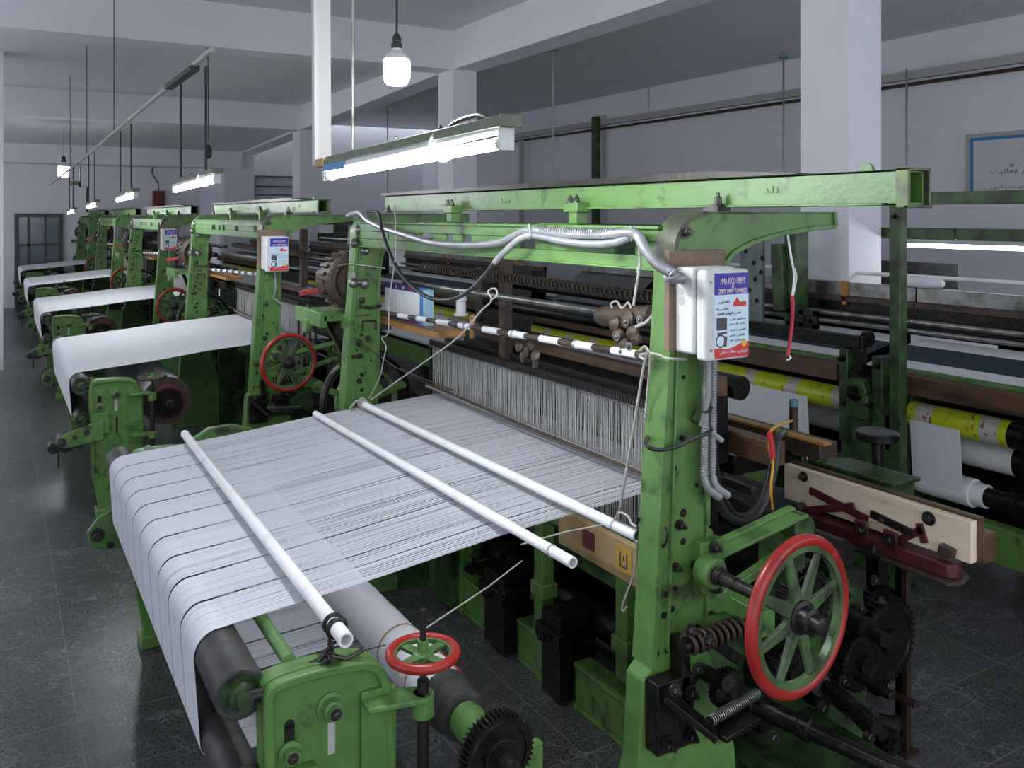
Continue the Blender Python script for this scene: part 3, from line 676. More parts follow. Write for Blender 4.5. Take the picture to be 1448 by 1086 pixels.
each(M().box(1.86, 2.6, 2.06, 2.10, 0, .72).box(1.86, 2.6, YF - .02, YF + .02, 0, .9), 'body_side', DGREEN, loom)
M().box(2.42, 2.46, 2.1, YF - .02, .12, .80).build('rear_panel', BLACK, loom)

# harness: four heald frames and their wires
wires = M()
for f_ in range(4):
    x = 2.0 + f_ * .045
    dz = (0, -.012, .010, -.006)[f_]
    M().box(x - .007, x + .007, 2.24, 4.24, 1.315 + dz, 1.345 + dz).box(x - .006, x + .006, 2.24, 4.24, .83 + dz, .85 + dz).box(x - .006, x + .006, 2.235, 2.255, .83 + dz, 1.345 + dz).box(x - .006, x + .006, 4.225, 4.245, .83 + dz, 1.345 + dz).build('heald_frame', DARK, loom)
    for k in range(165 if f_ < 2 else 90):
        y = 2.27 + 1.95 * (k + R.uniform(.1, .9)) / (165 if f_ < 2 else 90); y2 = y + R.uniform(-.006, .006)
        wires.bar((x, y, 1.318 + dz), (x + R.uniform(-.006, .006), (y + y2) / 2, 1.10 + dz), .0022, .0022)
        wires.bar((x, (y + y2) / 2, 1.10 + dz), (x, y2, .85 + dz), .0018, .0018)
tag(wires.build('heald_wires', HEDDLE, loom, flat=True), kind='stuff')
M().box(1.985, 1.992, 2.26, 4.22, 1.312, 1.318).build('heald_rod', STEEL, loom)
b = M()
for k in range(120): y = 2.26 + k * 1.96 / 119; b.box(1.99, 2.0, y, y + .007, 1.322, 1.336)
b.build('frame_studs', DUSTY, loom)
M().tube([(1.985, 2.22, 1.085), (1.985, 3.2, 1.092), (1.985, 4.26, 1.098)], .009).build('lease_cord', CORD, loom)
M().tube([(1.94, 2.1, 1.105), (1.94, 3.2, 1.11), (1.94, 4.36, 1.135)], .007).build('tension_rod', RUST, loom)
# rails above the harness
M().box(2.2, 2.25, 2.3, YF, 1.36, 1.43).build('sley_cap', BROWNWOOD, loom, .004)
M().box(2.16, 2.2, 2.3, YF, 1.425, 1.435).build('sley_edge', STEEL, loom)
M().box(2.26, 2.31, 2.36, YF, 1.10, 1.38).build('reed', BLACK, loom)
M().cyl((1.90, 2.35, 1.655), (1.90, YF, 1.645), .0135, 16).build('silver_bar', STEEL, loom)
b = M().spring((2.0, 2.05, 1.715), (2.0, YF, 1.725), .020, .0048, 75, 5); b.build('chain_spring', CHAINM, loom)
M().cyl((2.0, 1.96, 1.715), (2.0, YF, 1.725), .009).build('spring_bar', BLACK, loom)
each(M().box(2.05, 2.10, 2.33, 2.39, 1.45, 1.90).box(2.05, 2.10, 3.55, 3.60, 1.3, 1.90), 'hanger_post', RUST, loom, .004)
rod = M(); A, B_ = V((1.75, 4.30, 1.497)), V((1.75, 2.05, 1.568)); rod.cyl(A, B_, .0115, 16)
rodo = rod.build('taped_rod', RUST, loom)
for k in range(9):
    t = .10 + k * .098; M().cyl(A.lerp(B_, t), A.lerp(B_, t + (.05 if k % 2 else .056)), .0135, 16).build('white_tape', WHITEPIPE, rodo)
for t in (.2, .42, .6, .79): M().torus(A.lerp(B_, t), B_ - A, .013, .005, 16, 6).build('clip_ring', GALV, rodo)
# dark upper shafts seen through the arch
for x, z, r in ((2.38, 1.52, .03), (2.5, 1.62, .022), (2.62, 1.30, .05)): M().cyl((x, 2.6, z), (x, YF, z), r, 16).build('upper_shaft', BLACK, loom)
M().box(2.30, 2.62, 4.22, 4.30, 1.0, 1.72).build('dobby_bracket', BLACK, loom, .006)
# weaver's side
M().box(2.35, 2.41, 2.18, YF, 1.12, 1.205).build('race_board', BROWNWOOD, loom, .004)
M().box(2.66, 2.76, 2.24, YF, 1.085, 1.145).build('breast_beam', DARKWOOD, loom, .005)
M().box(2.655, 2.70, 2.22, YF, 1.145, 1.155).build('varnished_edge', ORANGEWOOD, loom)
M().box(2.45, 2.48, 2.38, YF, .95, .98).build('guide_bar', BOLT, loom, .003)
M().cyl((2.62, 2.1, .78), (2.62, YF, .78), .06).build('take_up_roller', DARK, loom)
each(M().box(2.5, 2.78, 2.86, 2.92, 0, 1.08).box(2.5, 2.78, YF - .04, YF + .02, 0, 1.08), 'breast_leg', DGREEN, loom, .005)

# motor and belt pulley outside the far frame
mc = V((1.70, 4.62, 1.645))
b = M().lathe(mc + V((0, .02, 0)), (0, -1, 0), [(.10, 0), (.15, .01), (.15, .05), (.145, .055), (.145, .07), (.12, .09), (.10, .075), (.06, .08), (.06, .12)], 40)
mo = b.build('motor_clutch', RUST, loom)
b = M()
for k in range(22):
    a = 2 * math.pi * k / 22; e = V((math.cos(a), 0, math.sin(a)))
    b.bar(mc + e * .150 + V((0, .01, 0)), mc + e * .150 + V((0, .13, 0)), .016, .028, e)
b.cyl(mc + V((0, .0, 0)), mc + V((0, .15, 0)), .14, 30); b.build('cooling_fin', RUST, mo)
M().cyl(mc + V((0, .15, 0)), mc + V((0, .36, 0)), .09, 24).build('motor_body', BLACK, mo)
M().box(1.50, 1.86, 4.50, 4.95, 1.44, 1.475).box(1.48, 1.52, 4.50, 4.95, 1.41, 1.49).cyl((1.49, 4.72, 1.40), (1.46, 4.72, 1.40), .04, 20).box(1.6, 1.7, 4.42, 4.52, 1.40, 1.47).build('motor_bracket', GREEN, loom, .004)
M().bar((1.46, 4.80, 1.57), (1.60, 4.72, 1.60), .02, .03).build('red_lever', RED, loom, .004)
M().bar((1.62, 4.88, 1.44), (1.70, 4.44, 1.05), .03, .02).build('bracket_stay', RUSTPOST, loom, .003)
pc = V((1.78, 4.60, .98))
pl = M().torus(pc, (0, -1, 0), .25, .02, 56, 10, 1.6).build('belt_pulley', BLACK, loom)
M().lathe(pc + V((0, .04, 0)), (0, -1, 0), [(.165, 0), (.175, 0), (.175, .06), (.165, .06), (.165, 0)], 40, False).build('inner_ring', GREEN, pl)
b = M()
for k in range(5):
    a = 2 * math.pi * k / 5 + .3; e = V((math.cos(a), 0, math.sin(a))); b.bar(pc, pc + e * .24, .03, .045, (0, 1, 0))
b.build('spoke', GREEN, pl, .004)
M().cyl(pc + V((0, .15, 0)), pc + V((0, -.06, 0)), .035, 20).build('hub', DARK, pl)
# shelf bracket on the far frame
M().box(1.79, 1.94, 3.72, 4.56, 1.425, 1.455).build('shelf', ORANGEWOOD, loom, .003)

# ------------------------------------------------------------------ copies of the bare loom: fourth and fifth, then the box, then second and third
L4 = copy_tree(loom, (0, 3 * PITCH, 0), 'fourth green loom from the camera, with a plain grey patch on its frame')
L5 = copy_tree(loom, (0, 4 * PITCH, 0), 'farthest green loom at the end of the row by the door')
M().box(1.60, 1.72, 1.83 + 3 * PITCH, 1.868 + 3 * PITCH, 1.66, 1.84).build('control_box', GREYBEAM, L4, .01)
# control box with its label
M().box(1.59, 1.80, 1.848, 1.869, 1.63, 1.905).build('wooden_backplate', RUSTWOOD, loom, .002)
bx = M().box(1.612, 1.768, 1.775, 1.85, 1.628, 1.862).build('control_box', PLASTIC, loom, .008)
lid = M().box(1.616, 1.776, 1.730, 1.772, 1.615, 1.857).build('lid', PLASTIC, bx, .010, 3)
b = M().cyl((1.6125, 1.82, 1.825), (1.6112, 1.82, 1.825), .012, 18).cyl((1.6125, 1.823, 1.795), (1.6112, 1.823, 1.795), .010, 18).cyl((1.6125, 1.82, 1.77), (1.6112, 1.82, 1.77), .013, 18); b.build('knockout', GREYFRAME, bx)
X0, X1, Z0, Z1, yl = 1.644, 1.769, 1.622, 1.848, 1.7293
def lx(u): return X0 + (X1 - X0) * u
def lz(v): return Z0 + (Z1 - Z0) * v
M().box(X0, X1, yl, yl + .002, Z0, Z1).build('label', SIGNWHITE, lid)
lb = M(); yl2 = yl - .0004
lb.box(X0, X1, yl2, yl, lz(.745), Z1); lb.build('label_header', SIGNBLUE, lid)
b = M(); b.prism([(lx(0), lz(0)), (lx(1), lz(0)), (lx(1), lz(.175)), (lx(.82), lz(.17)), (lx(.6), lz(.125)), (lx(.4), lz(.10)), (lx(.15), lz(.115)), (lx(0), lz(.12))], 'y', yl2, yl); b.build('label_footer', SIGNRED, lid); M().box(lx(.55), lx(.93), yl2, yl, lz(.60), lz(.655)).prism([(lx(.57), lz(.65)), (lx(.75), lz(.65)), (lx(.66), lz(.71))], 'y', yl2, yl).build('label_emblem', SIGNRED, lid)
M().lathe((lx(.86), yl2 - .0003, lz(.155)), (0, 1, 0), [(.009, 0), (.009, .0004)], 16).build('label_badge', SIGNYEL, lid)
M().box(lx(.06), lx(.36), yl2, yl, lz(.33), lz(.475)).build('label_photo', INKGREY, lid)
M().torus((lx(.18), yl2, lz(.20)), (0, 1, 0), .016, .0022, 24, 6, .2).bar((lx(.08), yl2, lz(.285)), (lx(.36), yl2, lz(.30)), .001, .006).bar((lx(.30), yl2, lz(.13)), (lx(.33), yl2, lz(.25)), .001, .01).build('label_drawing', INKGREY, lid)
RX, UZ = V((1, 0, 0)), V((0, 0, 1))
tx = [('HMA 4TCO MMMT', .53, .905, .72, .075, INKPINK), ('&', .53, .845, .06, .05, INKPINK), ('CMMY 1MMP T1MMMCE', .52, .785, .86, .065, INKPINK),
      (arabic('نفس'), .28, .66, .3, .04, INKGREY), (arabic('کلاس ها'), .22, .575, .34, .03, MAROON), (arabic('نصب فروش تعمیر'.replace('ص', 'س').replace('ع', 'ع')), .42, .525, .68, .045, INK),
      (arabic('مشاور فنی'), .68, .45, .46, .03, INKGREY), (arabic('کار قدیم'), .66, .39, .46, .03, INK), (arabic('تلفن دفتر'), .68, .32, .46, .03, INKGREY), (arabic('فاکس دفتر'), .66, .255, .46, .03, INK), (arabic('شماره کد'), .66, .195, .46, .03, INKGREY),
      (arabic('فروش و نظارت تلفن'.replace('ظ', 'ط')), .55, .065, .82, .05, SIGNWHITE)]
for body, u, v_, w, h, mm in tx: text('lettering', body, (lx(u), yl - .001, lz(v_)), RX, UZ, .01, mm, lid, (X1 - X0) * w, (Z1 - Z0) * h)
for z in (lz(.9), lz(.1)): M().cyl((X0 - .012, 1.7295, z), (X0 - .012, 1.727, z), .004, 10).build('lid_screw', STEEL, lid)
M().tube([(1.70, 1.81, 1.63), (1.71, 1.82, 1.5), (1.70, 1.84, 1.42), (1.76, 1.82, 1.37)], .008).build('conduit_stub', GALV, loom)
L2 = copy_tree(loom, (0, PITCH, 0), 'second green loom from the camera, white printed label on its frame')
L3 = copy_tree(loom, (0, 2 * PITCH, 0), 'third green loom from the camera, smaller printed label on its frame')

# ------------------------------------------------------------------ warp stands, rollers, warp beams
SG = 'warp stands beside the aisle'
def make_stand(y, label, screw=True):
    """cast stand plate facing -Y at y, with slots, bosses, link arm and (near ones) a hand screw"""
    st = empty('warp_stand', (.72, y + .05, 0), label, 'machine stand', SG)
    top = smooth_path([(q.x, 0, q.z) for q in (P(374, 1010, Y=2.034), P(377, 984, Y=2.034), P(390, 969, Y=2.034), P(430, 954, Y=2.034), P(476, 943, Y=2.034), P(520, 937, Y=2.034), P(541, 944, Y=2.034), P(552, 966, Y=2.034), P(556, 992, Y=2.034))], 4)
    po = [(.60, .05), (.555, .30), (.545, .6)] + [(q.x, q.z) for q in top] + [(.868, .6), (.868, .5), (.85, .05)]
    pl_ = M().prism(po, 'y', y, y + .075).box(.58, .88, y - .02, y + .10, 0, .06).build('stand_plate', GREEN, st, .008, 3)
    strip(M(), [(q[0], q[1]) for q in po[1:-1]], .022, y - .016, y + .02).build('edge_rim', GREEN, pl_, .004)
    b = M(); b.lathe((.70, y, .815), (0, -1, 0), [(.036, 0), (.036, .006), (.026, .008), (.024, .028), (.017, .03), (.017, .042)], 20).lathe((.60, y, .735), (0, -1, 0), [(.028, 0), (.028, .008), (.018, .01), (.018, .03)], 20).lathe((.80, y, .815), (0, -1, 0), [(.018, 0), (.016, .012)], 18)
    each(b, 'boss', GREEN2, pl_)
    b = M(); b.box(.588, .612, y - .002, y, .705, .80).cyl((.60, y, .80), (.60, y - .002, .80), .012).box(.70, .712, y - .002, y, .55, .66); each(b, 'slot', HOLE, pl_)
    M().box(.693, .711, y - .002, y, .70, .78).build('slot_opening', GREYFRAME, pl_)
    b = M(); b.bolt((.70, y - .04, .815), (0, -1, 0), .010, .012).bolt((.60, y - .03, .735), (0, -1, 0), .009, .012); each(b, 'bolt', BOLT, pl_)
    b = M(); b.box(.775, .868, y - .012, y, .48, .83).box(.80, .87, y - .02, y, .56, .60); b.build('side_pad', GREEN, pl_, .004)
    # link arm toward the aisle
    dz = .06 if screw else .02
    def zz(pts): return [(p[0], p[1] + dz) for p in pts]
    b = M(); b.box(.56, .66, y - .03, y, .50 + dz, .64 + dz); b.build('arm_pad', GREEN, st, .005)
    arm = [(.62, .60), (.40, .535), (.35, .51), (.335, .475), (.36, .445), (.42, .44), (.62, .47)] if screw else [(.66, .70), (.50, .68), (.40, .635), (.355, .58), (.36, .52), (.42, .485), (.56, .485), (.66, .53)]
    M().prism(zz(arm), 'y', y - .055, y - .03).build('link_arm', GREEN2, st, .004)
    b = M(); b.bolt((.372 if screw else .395, y - .055, (.48 if screw else .56) + dz), (0, -1, 0), .02, .03).cyl((.45, y - .056, .505 + dz), (.45, y - .058, .505 + dz), .016, 16).cyl((.52, y - .056, .53 + dz + (0 if screw else .07)), (.52, y - .058, .53 + dz + (0 if screw else .07)), .02, 16); each(b, 'pivot_bolt', BOLT, st)
    if screw: M().cyl((.40, y + .12, .46 + dz), (.40, y - .03, .46 + dz), .055, 20).cyl((.33, y + .08, .44 + dz), (.33, y - .02, .44 + dz), .035, 18).cyl((.48, y + .10, .45 + dz), (.48, y - .02, .45 + dz), .03, 18).bar((.36, y + .02, .46 + dz), (.36, y + .02, .30 + dz), .02, .012).build('brake_drum', DARK, st)
    # hood over the back
    if not screw: M().prism([(.80, .82), (.84, .90), (.92, .945), (1.03, .95), (1.13, .92), (1.19, .85), (1.19, .80), (.8, .78)], 'y', y + .16, y + .20).box(.80, 1.2, y + .05, y + .18, .40, .46).box(1.12, 1.2, y + .06, y + .2, 0, .82).box(.80, 1.2, y + .02, y + .2, 0, .05).build('hood_plate', GREEN2, st, .006)
    if screw:
        sx, sy = .92, y - .055
        M().cyl((sx, sy, .20), (sx, sy, .845), .015, 14).cyl((sx, sy, .845), (sx, sy, 1.02), .008, 12).build('screw', DARK, st)
        b = M(); b.prism([(.775, y - .06), (.775, y - .0), (.86, y + .0), (.92, y - .02), (.92, y - .09), (.85, y - .075)], 'z', .80, .815).cyl((sx, sy, .755), (sx, sy, .815), .028, 20)
        b.build('screw_bracket', GREEN, st, .004); M().box(.79, .90, y - .06, y, .52, .54).cyl((sx, sy, .50), (sx, sy, .55), .026, 18).build('screw_bracket', GREEN, st, .004)
        hw = M().torus((sx, sy, .912), (0, 0, 1), .082, .0125, 48, 12).build('screw_wheel', RED, st)
        b = M()
        for k in range(4):
            a = math.pi / 2 * k + .35; e = V((math.cos(a), math.sin(a), 0)); b.bar(V((sx, sy, .907)), V((sx, sy, .907)) + e * .078, .026, .010)
        b.lathe((sx, sy, .895), (0, 0, 1), [(.026, 0), (.026, .018), (.015, .022), (.014, .05)], 20).lathe((sx, sy, .905), (0, 0, 1), [(.066, 0), (.074, 0), (.074, .012), (.066, .012), (.066, 0)], 40, False).build('wheel_spider', GREEN2, hw, .002)
    return st
SLAB = ['cast green stand nearest the camera with red topped hand screw', 'green stand beyond the nearest yarn roll, dark hand screw before the second roll', 'third green warp stand along the aisle, below the third cloth edge', 'fourth green warp stand along the aisle, partly behind the third', 'last green warp stand along the aisle near the door']
s0 = make_stand(2.05, SLAB[0])
for k in range(1, 5): copy_tree(s0, (0, k * PITCH, 0), SLAB[k])
for st in [o for o in bpy.data.objects if o.get('category') == 'machine stand' and o is not s0]:
    for c in st.children:
        if c.name.startswith('screw_wheel'):
            c.data = c.data.copy(); c.data.materials[0] = RUST
f0 = make_stand(4.36, 'green stand at the far end of the nearest yarn roller with rounded hood', False)
FL = ['green stand at the far end of the second loom roller', 'green stand at the far end of the third loom roller', 'green stand at the far end of the fourth loom roller', 'green stand at the far end of the last loom roller']
for k in range(1, 5): copy_tree(f0, (0, k * PITCH, 0), FL[k - 1])

WHO = ['nearest', 'second', 'third', 'fourth', 'farthest']
RC, RR, LC, LR = (.50, .875), .0605, (.505, .655), .050
def roller(c, r, label, nm, y0=2.10, y1=4.42):
    e = empty(nm, (c[0], (y0 + y1) / 2, c[1] - r), label, 'roller', 'rollers carrying the yarn sheets')
    M().cyl((c[0], y0, c[1]), (c[0], y1, c[1]), r, 40).build('tube', DUSTY, e, .004)
    M().lathe((c[0], y0 + .004, c[1]), (0, -1, 0), [(r * .82, 0), (r * .82, .006), (r * .55, .004), (r * .5, .02), (.018, .022), (.018, .05)], 24).build('bearing_end', DGREEN, e)
    M().cyl((c[0], y0 - .02, c[1]), (c[0] + .06, y0 - .03, c[1] + .004), .016).cyl((c[0], y1, c[1]), (c[0], y1 + .03, c[1]), .02).build('spindle', DARK, e)
    return e
r0 = roller(RC, RR, 'dark roller end carrying the top edge of the nearest yarn sheet', 'back_roller'); r1 = roller(LC, LR, 'dark lower roller under the hanging part of the nearest yarn sheet', 'guide_roller')
for k in range(1, 5):
    copy_tree(r0, (0, k * PITCH, 0), 'back roller under the cloth edge of the %s loom' % WHO[k]); copy_tree(r1, (0, k * PITCH, 0), 'lower roller below the hanging cloth of the %s loom' % WHO[k])

def yarn_path(shrink, rb):
    pts = [(2.26, 1.045), (2.0, 1.062), (1.59, 1.035), (1.35, 1.018), (.95, .975), (RC[0] + .03, RC[1] + RR + .006)]
    r = RR + .0035
    for i in range(0, 10): a = math.radians(84 + 96 * i / 9); pts.append((RC[0] + r * math.cos(a), RC[1] + r * math.sin(a)))
    r = LR + .0035
    for i in range(0, 8): a = math.radians(180 + 90 * i / 7); pts.append((LC[0] + r * math.cos(a), LC[1] + r * math.sin(a)))
    pts.append((1.05, .70 - rb - .003))
    return pts
# the nearest sheet: separate threads
def thread_sheet(n):
    b = M(); path = yarn_path(1, .074); nrm = []
    for i in range(len(path)):
        a, c = path[max(i - 1, 0)], path[min(i + 1, len(path) - 1)]; d = V((c[0] - a[0], 0, c[1] - a[1])).normalized(); nrm.append(V((-d.z, 0, d.x)) * -1)
    ya, yb = 2.325, 4.235; secs = 10
    for k in range(n):
        u = (k + .5) / n; s = int(u * secs); us = u * secs - s
        grp = (s + .035 + us * .93) / secs
        yw = ya + (yb - ya) * grp                    # on the roller, in sections
        jit = R.gauss(0, .0019) + .0015 * math.sin(k * 1.7)
        if R.random() < .12: jit += R.choice((-1, 1)) * .005
        yf_ = 2.35 + (4.20 - 2.35) * u + jit           # flat part
        vs, fs = [], []
        wdt = (yb - ya) / n * .5 * R.uniform(.70, .88); th = .0007
        for i, (x, z) in enumerate(path):
            if i < 2: y = yf_
            elif i < 5: t = (0, 0, .12, .22, .5)[i]; y = yf_ * (1 - t) + (yw + jit * .8) * t
            else: y = yw + jit * .25
            w = wdt * (.62 if i < 5 else .78 if i == 5 else 1.03)
            if i == len(path) - 1: w = wdt * .8; y += R.uniform(-.002, .002)
            p = V((x, y, z + (R.uniform(-.0008, .0008) if i < 5 else 0))); q = nrm[i] * th
            vs += [p + V((0, -w, 0)) - q, p + V((0, w, 0)) - q, p + V((0, w, 0)) + q, p + V((0, -w, 0)) + q]
        for i in range(len(path) - 1):
            for j in range(4): fs.append((i * 4 + j, i * 4 + (j + 1) % 4, i * 4 + 4 + (j + 1) % 4, i * 4 + 4 + j))
        b.add(vs, fs)
    return b
ws = tag(thread_sheet(520).build('warp_sheet', THREAD, flat=True), 'large see-through sheet of white threads stretched on the nearest loom', 'warp threads', kind='stuff')
def solid_sheet(y0, y1, rb):
    path = [p for p in yarn_path(1, rb)]; b = M(); vs = []; n = len(path); ny = 14
    for (dz) in (0, .003):
        for i, (x, z) in enumerate(path):
            a, c = path[max(i - 1, 0)], path[min(i + 1, n - 1)]; d = V((c[0] - a[0], 0, c[1] - a[1])).normalized(); q = V((d.z, 0, -d.x)) * dz
            for j in range(ny + 1):
                ed = 0 if i > 3 else .02
                vs.append(V((x, y0 + ed + (y1 - y0 - 2 * ed) * j / ny, z)) + q)
    fs = []; o = n * (ny + 1)
    for i in range(n - 1):
        for j in range(ny):
            a = i * (ny + 1) + j; fs.append((a, a + 1, a + ny + 2, a + ny + 1)); fs.append((o + a, o + a + ny + 1, o + a + ny + 2, o + a + 1))
        a = i * (ny + 1); c = a + ny
        fs.append((a, a + ny + 1, o + a + ny + 1, o + a)); fs.append((c, o + c, o + c + ny + 1, c + ny + 1))
    fs.append(tuple(range(ny + 1)) + tuple(o + j for j in range(ny, -1, -1)))
    b.add(vs, fs); return b
c2 = tag(solid_sheet(2.285 + PITCH, 4.235 + PITCH, .16).build('warp_sheet', CLOTH), 'smooth white cloth-like warp sheet of the second loom', 'warp sheet', 'dense white warp sheets down the row')
for k in (2, 3, 4): copy_tree(c2, (0, (k - 1) * PITCH, 0), 'smooth white warp sheet of the %s loom from the camera' % WHO[k])

def warp_beam(y0, y1, rb, label, big):
    e = empty('warp_beam', (1.05, (y0 + y1) / 2, .70 - rb), label, 'yarn roll', 'yarn rolls lying behind the stands')
    pr = [(rb * .9, 0), (rb, .01)]
    for i in range(1, 24): pr.append((rb + (.0012 if i % 2 else 0), .01 + (y1 - y0 - .02) * i / 24))
    pr += [(rb, y1 - y0 - .01), (rb * .9, y1 - y0)]
    y = M().lathe((1.05, y0, .70), (0, 1, 0), pr, 48).build('yarn', YARN, e)
    if big:
        for yy in (y0 - .012, y1): 
            fl = M().lathe((1.05, yy + .012, .70), (0, -1, 0), [(rb * 1.03, 0), (rb * 1.03, .014), (rb * .8, .014), (rb * .78, .02), (rb * .5, .02), (rb * .48, .008), (.03, .008)], 40).build('flange', RUST, e)
        M().gear((1.05, y0 - .05, .70), (0, -1, 0), rb * .62, .035, 36).build('gear', BLACK, e)
        M().lathe((1.05, y0 - .02, .70), (0, -1, 0), [(rb * .75, 0), (rb * .75, .012), (rb * .66, .014)], 32).build('red_ring', MAROON, e)
        M().lathe((1.05, y0, .70), (0, -1, 0), [(.03, 0), (.03, .14), (.018, .145), (.018, .2)], 20).build('axle', DARK, e)
    else:
        b = M()
        for yy in (y0 + .02, y0 + .10, y0 + .30): b.lathe((1.05, yy, .70), (0, 1, 0), [(rb + .0022, 0), (rb + .0030, .002), (rb + .0030, .005), (rb + .0022, .007)], 48, False)
        b.build('binding_tape', ORANGEWOOD, e)
        M().bar((1.05 + rb * .72, y0 + .0, .70 + rb * .72), (1.05 + rb * .72, y0 + .16, .70 + rb * .72), .022, .004, (1, 0, 1)).build('red_paper_strip', RED, e)
        M().lathe((1.05, y0 + .002, .70), (0, -1, 0), [(.074, 0), (.074, .03), (.069, .034), (.069, .075), (.064, .08), (.064, .11), (.05, .115)], 40).build('collar', DUSTY, e)
        M().lathe((1.05, y0 - .12, .70), (0, -1, 0), [(.046, 0), (.046, .03), (.042, .032), (.042, .15), (.035, .155)], 32).build('sleeve', GREEN, e)
        M().gear((1.05, y0 - .265, .70), (0, -1, 0), .096, .035, 46, .42).build('gear', BLACK, e)
        M().lathe((1.05, y0 - .295, .70), (0, -1, 0), [(.045, 0), (.045, .02), (.02, .022), (.02, .07)], 24).build('axle', DARK, e)
    M().cyl((1.05, y0 - (.1 if big else .30), .70), (1.05, y1 + .1, .70), .024, 16).build('core', DARK, e)
    return e
warp_beam(2.135, 4.27, .072, 'white yarn roll under the nearest thread sheet with toothed gear on its end', False)
w2 = warp_beam(2.23 + PITCH, 4.27 + PITCH, .16, 'white yarn roll of the second loom with brown flanged end', True)
for k in (2, 3, 4): copy_tree(w2, (0, (k - 1) * PITCH, 0), 'white yarn roll of the %s loom' % WHO[k])
# slim rods beneath the yarn roll and between stands
st0 = M().cyl((.83, 2.08, .93), (.83, 2.55, .935), .014, 14)
s_ = M().cyl((.62, 2.12, .915), (.62, 4.40, .915), .017, 14)
s_.build('tie_bar', GREEN2, s0)
M().cyl((1.16, 1.98, .56), (1.16, 4.3, .56), .02, 14).cyl((1.20, 1.98, .46), (1.20, 4.3, .46), .025, 14).build('lower_tie_bar', STEEL, s0)
M().box(1.10, 1.26, 1.97, 2.0, 0, .60).box(1.0, 1.26, 1.97, 2.0, .0, .45).box(.86, 1.1, 1.99, 2.06, .05, .12).build('beam_bracket', GREEN, s0, .004)

# ------------------------------------------------------------------ lease rods on the nearest sheet
def lease_rod(a, b_, r, label, m=WHITEPIPE):
    a, b_ = V(a), V(b_); d = (b_ - a).normalized(); L = (b_ - a).length
    e = empty('lease_rod', (a + b_) / 2 - V((0, 0, r)), label, 'rod', 'white rods across the thread sheet')
    u, w, _ = basis(d); vs = []
    M().lathe(a, d, [(r * .8, 0), (r, .002), (r, L - .001), (r * .97, L), (r * .72, L), (r * .70, L - .05)], 24).build('pipe', m, e)
    M().torus(b_ - d * .10, d, r, r * .13, 20, 6).torus(b_ - d * .106, d, r, r * .13, 20, 6).build('string_wrap', CORD, e)
    return e, d
e1, d1 = lease_rod((.765, 4.30, .985), (.722, 2.00, .99), .0185, 'white rod with chained near end lying closest to the aisle on the thread sheet')
b = M(); q = V((.722, 2.0, .99)) - d1 * .07
b.torus(q, d1, .0215, .007, 24, 8).torus(q - d1 * .03, d1, .0215, .006, 24, 8).build('steel_ring', DARK, e1)
b = M(); p = q + V((-.01, 0, -.025))
for k in range(5):
    b.torus(p + V((-.006 * k, -.004 * k, -.012 * k)), V((1, .2, 0)) if k % 2 else V((.1, 1, 0)), .010, .0035, 14, 6)
b.tube([q + V((-.015, 0, -.04)), q + V((-.04, .01, -.07)), q + V((-.09, .02, -.085))], .006).tube([q + V((-.02, 0, -.06)), q + V((.02, -.01, -.075)), q + V((.06, -.02, -.06))], .006).build('chain', BOLT, e1)
lease_rod((1.345, 4.16, 1.04), (1.352, 1.965, 1.06), .0155, 'middle white rod across the thread sheet with bare near end')
e3, d3 = lease_rod((1.575, 4.12, 1.07), (1.602, 2.00, 1.075), .0165, 'white rod nearest the heddles with string tied to both ends')
b = M(); a = V((1.575, 4.10, 1.07)); b.torus(a, d3, .02, .006, 18, 6).torus(a + V((0, .03, .004)), d3, .02, .007, 18, 6).tube(smooth_path([a, a + V((-.03, .02, .02)), a + V((-.06, .04, -.02)), a + V((-.03, .05, -.03))]), .005); b.build('string_knot', CORD, e3)

# ------------------------------------------------------------------ extras on the nearest loom
def Px(x, y, X=1.60): return P(x, y, X=X)
con = empty('conduit', (1.61, 3, 1.9), 'grey flexible conduit draped along the arch of the nearest loom into the white box', 'conduit')
pth = smooth_path([Px(492, 305, 1.64), Px(508, 301, 1.6), Px(520, 312, 1.59), Px(540, 322, 1.6), Px(565, 330), Px(610, 343), Px(660, 347), Px(705, 343), Px(728, 333), Px(748, 326), Px(800, 331), Px(850, 332), Px(892, 329, 1.59), Px(903, 335, 1.57), Px(912, 352, 1.545), Px(930, 374, 1.53), Px(952, 387, 1.535)] + [V((1.56, 1.81, 1.835)), V((1.62, 1.82, 1.832))], 8)
M().tube(pth, .0135, 10).build('sleeve', GALV, con)
M().spring(Px(748, 326) - V((.001, 0, 0)), Px(892, 330), .0135, .0022, 46, 4).build('ribbing', GALV, con)
n0 = 13 * 8; seg = pth[n0:]
b = M()
for i in range(len(seg) - 1):
    for t in (0, .33, .66): p = seg[i].lerp(seg[i + 1], t); b.torus(p, seg[i + 1] - seg[i], .0135, .0022, 12, 5)
b.build('ribbing', GALV, con)
b = M(); 
for x, y in ((748, 326), (892, 329)): b.tube([Px(x, y - 9, 1.60), Px(x + 1, y - 3, 1.583), Px(x + 2, y + 8, 1.585), Px(x + 1, y + 12, 1.6)], .003)
b.build('wire_tie', CORD, con)
c2_ = empty('conduit', (1.61, 2.7, 1.9), 'second grey conduit below the first on the arch, ending in a black cable', 'conduit')
p2 = smooth_path([Px(892, 334, 1.60), Px(870, 343), Px(830, 345), Px(790, 340), Px(755, 333), Px(735, 338, 1.58), Px(715, 355, 1.56), Px(700, 371, 1.55)], 8)
M().tube(p2, .012, 10).build('sleeve', GALV, c2_)
